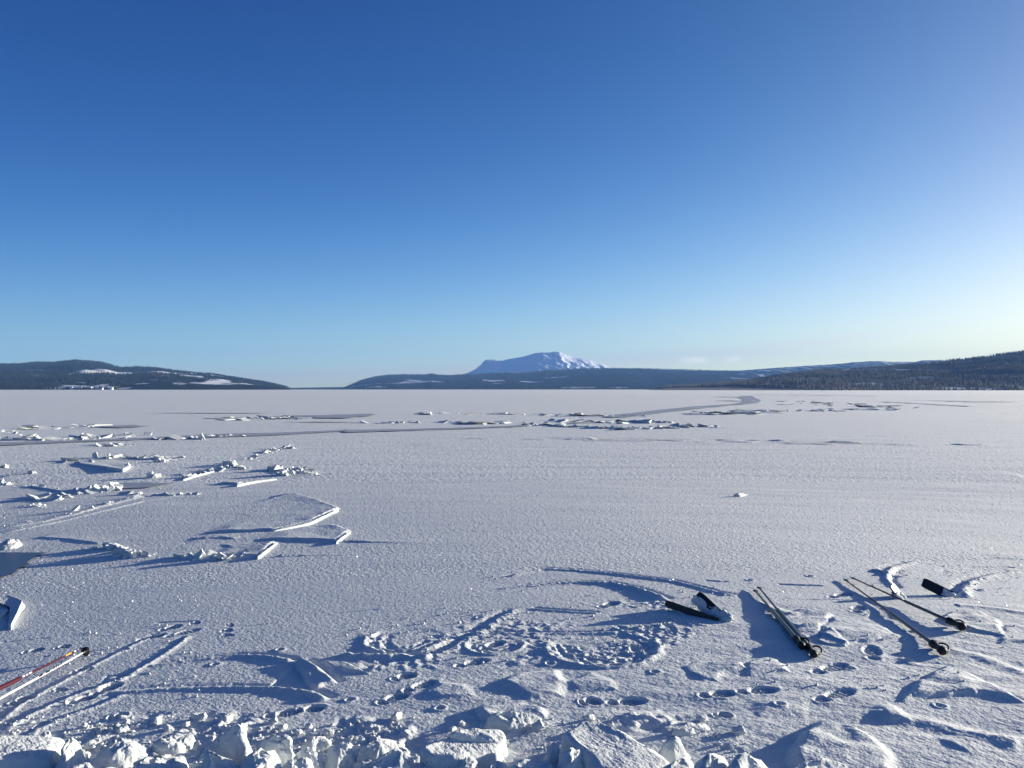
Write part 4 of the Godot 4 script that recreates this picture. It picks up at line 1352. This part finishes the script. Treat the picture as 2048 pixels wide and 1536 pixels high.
	block("ice_block", "small low block behind the pile on its left", "ice block", [[300, 1482, 0.06], [340, 1464, 0.08], [392, 1469, 0.07], [388, 1488, 0.05], [330, 1496, 0.05]], 0.04, 0.03, 0.04, g)
	block("ice_block", "small low block right of the square one behind the rest", "ice block", [[600, 1482, 0.06], [625, 1468, 0.08], [655, 1468, 0.08], [662, 1482, 0.06], [620, 1490, 0.05]], 0.04, 0.03, 0.04, g)
	block("ice_block", "rounded block behind the tip of the smooth wedge", "ice block", [[715, 1492, 0.08], [740, 1474, 0.1], [785, 1472, 0.1], [800, 1486, 0.08], [750, 1500, 0.07]], 0.04, 0.035, 0.05, g)
	block("ice_block", "block at the bottom edge between the smooth wedge and the flat slab", "ice block", [[828, 1530, 0.07], [840, 1514, 0.09], [868, 1522, 0.09], [885, 1545, 0.07], [838, 1560, 0.05]], 0.04, 0.03, 0.04, g)
	block("ice_block", "rounded block right of the stubby one at the bottom edge", "ice block", [[962, 1535, 0.08], [985, 1512, 0.1], [1015, 1516, 0.09], [1022, 1545, 0.07], [975, 1565, 0.06]], 0.04, 0.035, 0.05, g)
	block("snow_mound", "small mound among the boot prints right of the biggest slab", "snow mound", [[1340, 1457, 0.04], [1370, 1441, 0.055], [1418, 1443, 0.055], [1430, 1458, 0.04], [1380, 1470, 0.03]], 0.03, 0.03, 0.04, g)
	block("snow_mound", "mound at the bottom edge where the mounds end on the right", "snow mound", [[1545, 1552, 0.07], [1566, 1528, 0.1], [1620, 1530, 0.09], [1650, 1560, 0.06], [1590, 1590, 0.05]], 0.04, 0.05, 0.04, g)
	block("snow_mound", "last low mound at the bottom edge far right", "snow mound", [[1740, 1555, 0.05], [1790, 1527, 0.07], [1860, 1530, 0.065], [1890, 1562, 0.045], [1800, 1585, 0.03]], 0.04, 0.05, 0.04, g)
	# loose lumps among the blocks
	var shapes: Array[ArrayMesh] = []
	for k in 6: shapes.append(lump_mesh(Vector3(1, rng.randf_range(0.6, 0.9), rng.randf_range(0.75, 1.0)), 0.3, k * 31.0, 9))
	var k2 := 0
	for z in [[20, 830, 1440, 1536, 60], [830, 1480, 1445, 1530, 18], [180, 620, 1428, 1470, 30]]:
		for k in z[4]:
			var p := at(rng.randf_range(z[0], z[1]), rng.randf_range(z[2], z[3]))
			p.y = surface_height(p.x, -p.z)
			var s := 0.006 + 0.026 * pow(rng.randf(), 2.2)
			var o := top("snow_lump", shapes[k2 % 6], snow, p + Vector3(0, s * 0.35, 0))
			o.rotation = Vector3(rng.randf() * 0.6, rng.randf() * TAU, rng.randf() * 0.6)
			o.scale = Vector3.ONE * s * Vector3(rng.randf_range(0.8, 1.3), rng.randf_range(0.8, 1.1), 1)
			tag(o, "small loose lump of snow lying among the shore blocks", "snow lump", "loose lumps of snow among the shore blocks")
			k2 += 1

func crumbs() -> void:      # powdery crumbs strewn where the snow was broken up
	var mm := MultiMesh.new()
	mm.transform_format = MultiMesh.TRANSFORM_3D
	mm.mesh = lump_mesh(Vector3(1, 0.8, 0.9), 0.5, 12.0, 4)
	var xs: Array[Transform3D] = []
	for z in [[-20, 830, 1436, 1536, 1700], [830, 1500, 1440, 1536, 700], [690, 1330, 1210, 1330, 700], [120, 400, 1250, 1420, 260], [1180, 1420, 1205, 1300, 420], [960, 1440, 1140, 1200, 200], [1740, 2048, 1115, 1200, 160], [1380, 1460, 1190, 1255, 120], [1500, 2048, 1220, 1420, 260]]:
		for k in z[4]:
			var p := at(rng.randf_range(z[0], z[1]), rng.randf_range(z[2], z[3]))
			if rough.get_noise_2d(p.x * 160, p.z * 160) < -0.02: continue
			var s := 0.0022 + 0.0085 * pow(rng.randf(), 3.0)
			p.y = surface_height(p.x, -p.z) + s * 0.3
			xs.append(Transform3D(Basis.from_euler(Vector3(rng.randf() * TAU, rng.randf() * TAU, rng.randf() * TAU)).scaled(Vector3.ONE * s), p))
	mm.instance_count = xs.size()
	for k in xs.size(): mm.set_instance_transform(k, xs[k])
	var o := MultiMeshInstance3D.new()
	o.name = "snow_crumbs"
	o.multimesh = mm
	o.material_override = snow
	add_child(o)
	tag(o, "loose crumbs of snow strewn over the trampled ground", "snow crumbs", "", "stuff")

func poles_and_skis() -> void:
	var black := plain(Color(0.012, 0.014, 0.018), 0.45, 0.5)
	var rubber := plain(Color(0.015, 0.016, 0.02), 0.6, 0.4)
	var steel := plain(Color(0.5, 0.5, 0.52), 0.35, 0.5, 0.9)
	var carbon := plain(Color(0.03, 0.032, 0.04), 0.3, 0.6)
	var greyshaft := plain(Color(0.12, 0.13, 0.15), 0.4, 0.5)
	var red := plain(Color(0.07, 0.008, 0.014), 0.35, 0.5)
	var white := plain(Color(0.78, 0.76, 0.7), 0.35, 0.5)
	var yellow := plain(Color(0.75, 0.4, 0.06), 0.4, 0.5)
	var pale := plain(Color(0.72, 0.7, 0.72), 0.45, 0.4)
	var blackpole := {"r": 0.0155, "split": 0.42, "lower": greyshaft, "upper": carbon, "metal": steel, "rubber": rubber, "grip": 0.023, "basket": 0.022, "round": false}
	var gp := "pair of black ski poles right of the middle"
	ski_pole("left one of the two black ski poles lying right of the middle", gp, lay(1507, 1177, 0.02), lay(1604, 1298, 0.026), blackpole)
	ski_pole("right one of the two black ski poles lying right of the middle", gp, lay(1515, 1171, 0.024), lay(1629, 1312, 0.026), blackpole)
	var redpole := {"r": 0.0115, "split": 0.55, "lower": red, "upper": carbon, "metal": steel, "rubber": rubber, "grip": 0.027, "basket": 0.02, "round": false}
	gp = "pair of dark red ski poles at the right"
	var up := ski_pole("upper dark red ski pole with snow on its grip at the right", gp, lay(1697, 1152, 0.03), lay(1926, 1260, 0.035), redpole)
	ski_pole("lower dark red ski pole reaching nearest the viewer at the right", gp, lay(1686, 1156, 0.015), lay(1886, 1306, 0.03), redpole)
	var ul := lay(1697, 1152, 0.03).distance_to(lay(1926, 1260, 0.035))
	for c in [[-0.14, 0.018, 0.03], [-0.03, 0.02, 0.026]]:
		part("snow_cap", lump_mesh(Vector3(0.024, c[2], 0.014), 0.5, c[2] * 900, 8), snow, up, Transform3D(Basis(), Vector3(0.004, ul + c[0], c[1])))
	gp = "pair of ski poles at the left edge"
	var t1 := at(183, 1296, 0.045)
	var whitepole := {"r": 0.012, "split": 0.72, "lower": white, "upper": white, "metal": steel, "rubber": black, "grip": 0.024, "basket": 0.03, "round": true}
	var e1 := t1 + (at(0, 1397, 0.09) - t1).normalized() * 1.5
	var w := ski_pole("white and black ski pole with a round basket at the left edge", gp, t1, e1, whitepole)
	var face := -1.1
	marks(w, black, 0.0074, face, [[0.36, 0.372, 0.03], [0.385, 0.4, 0.03], [0.412, 0.424, 0.03], [0.436, 0.452, 0.03], [0.462, 0.47, 0.03], [0.485, 0.53, 0.02], [0.56, 0.6, 0.03]])
	var t2 := at(172, 1292, 0.05)
	var e2 := t2 + (at(-10, 1381, 0.13) - t2).normalized() * 1.5
	var lp := {"r": 0.013, "split": 0.5, "lower": red, "upper": red, "metal": steel, "rubber": black, "grip": 0.024, "basket": 0.018, "round": false}
	var q := ski_pole("dark red ski pole with white print lying behind the white one at the left edge", gp, t2, e2, lp)
	marks(q, pale, 0.008, face, [[0.1, 0.16, 0.02], [0.64, 0.67, 0.01], [0.68, 0.7, 0.01], [0.71, 0.735, 0.01], [0.745, 0.78, 0.01], [0.79, 0.82, 0.01]])
	marks(q, yellow, 0.0081, face, [[0.19, 0.26, 0.03]])
	# skis half buried where the swept tracks end
	var m := {"base": black, "top": carbon}
	ski("long dark ski lying in the shade at the end of the swept track", "skis half buried in the snow", at(1331, 1206, 0.045), at(1436, 1243, 0.005), 0.05, 1.25, m, [[0.12, -0.02, 0.06, 0.014, 0.014], [0.4, -0.022, 0.1, 0.012, 0.012], [0.75, -0.02, 0.09, 0.016, 0.014]], 0.0)
	ski("snow-capped ski end tilted up beside the long dark ski", "skis half buried in the snow", at(1392, 1192, 0.10), at(1446, 1242, 0.0), 0.1, 0.9, m, [[0.2, -0.02, 0.09, 0.045, 0.03], [0.45, -0.03, 0.08, 0.03, 0.03], [0.62, 0.02, 0.06, 0.03, 0.02], [0.8, -0.01, 0.09, 0.055, 0.035], [0.98, 0.02, 0.07, 0.05, 0.04]], 0.0)
	ski("short snow-crusted ski end behind the dark red poles", "skis half buried in the snow", at(1783, 1170, 0.10), at(1806, 1200, -0.01), 0.085, 0.4, m, [[0.3, 0.015, 0.05, 0.03, 0.02], [0.75, -0.03, 0.06, 0.04, 0.03], [0.9, 0.035, 0.05, 0.03, 0.03]], 0.0)
	ski("dark grey ski end lying tilted far right beside the curved ridge", "skis half buried in the snow", at(1845, 1164, 0.09), at(1905, 1193, 0.0), 0.085, 0.9, {"base": black, "top": greyshaft}, [[0.85, 0.0, 0.06, 0.04, 0.03]], 0.0)

func crystals() -> void:     # frost crystals that glint when a facet faces the sun
	var V := PackedVector3Array([Vector3(-0.5, 0, -0.3), Vector3(0.5, 0, -0.3), Vector3(0, 0, 0.55), Vector3(0, 0.12, 0), Vector3(0, -0.12, 0)])
	var I := PackedInt32Array([0, 1, 3, 1, 2, 3, 2, 0, 3, 1, 0, 4, 2, 1, 4, 0, 2, 4])
	var mm := MultiMesh.new()
	mm.transform_format = MultiMesh.TRANSFORM_3D
	mm.mesh = mesh_of(V, I, false)
	var xs: Array[Transform3D] = []
	for k in 9000:
		var d := 3.0 + 24.0 * pow(rng.randf(), 1.6)
		var x := rng.randf_range(-0.72, 0.72) * d
		var s := rng.randf_range(0.003, 0.0075) * (1.0 if d < 6 else 2.0)
		xs.append(Transform3D(Basis.from_euler(Vector3(rng.randf() * TAU, rng.randf() * TAU, rng.randf() * TAU)).scaled(Vector3.ONE * s), Vector3(x, surface_height(x, d) + s * 0.3, -d)))
	mm.instance_count = xs.size()
	for k in xs.size(): mm.set_instance_transform(k, xs[k])
	var o := MultiMeshInstance3D.new()
	o.name = "frost_crystals"
	o.multimesh = mm
	o.material_override = plain(Color(0.9, 0.9, 0.9), 0.25, 0.7)
	add_child(o)
	tag(o, "glinting frost crystals scattered over the snow", "frost crystals", "", "stuff")
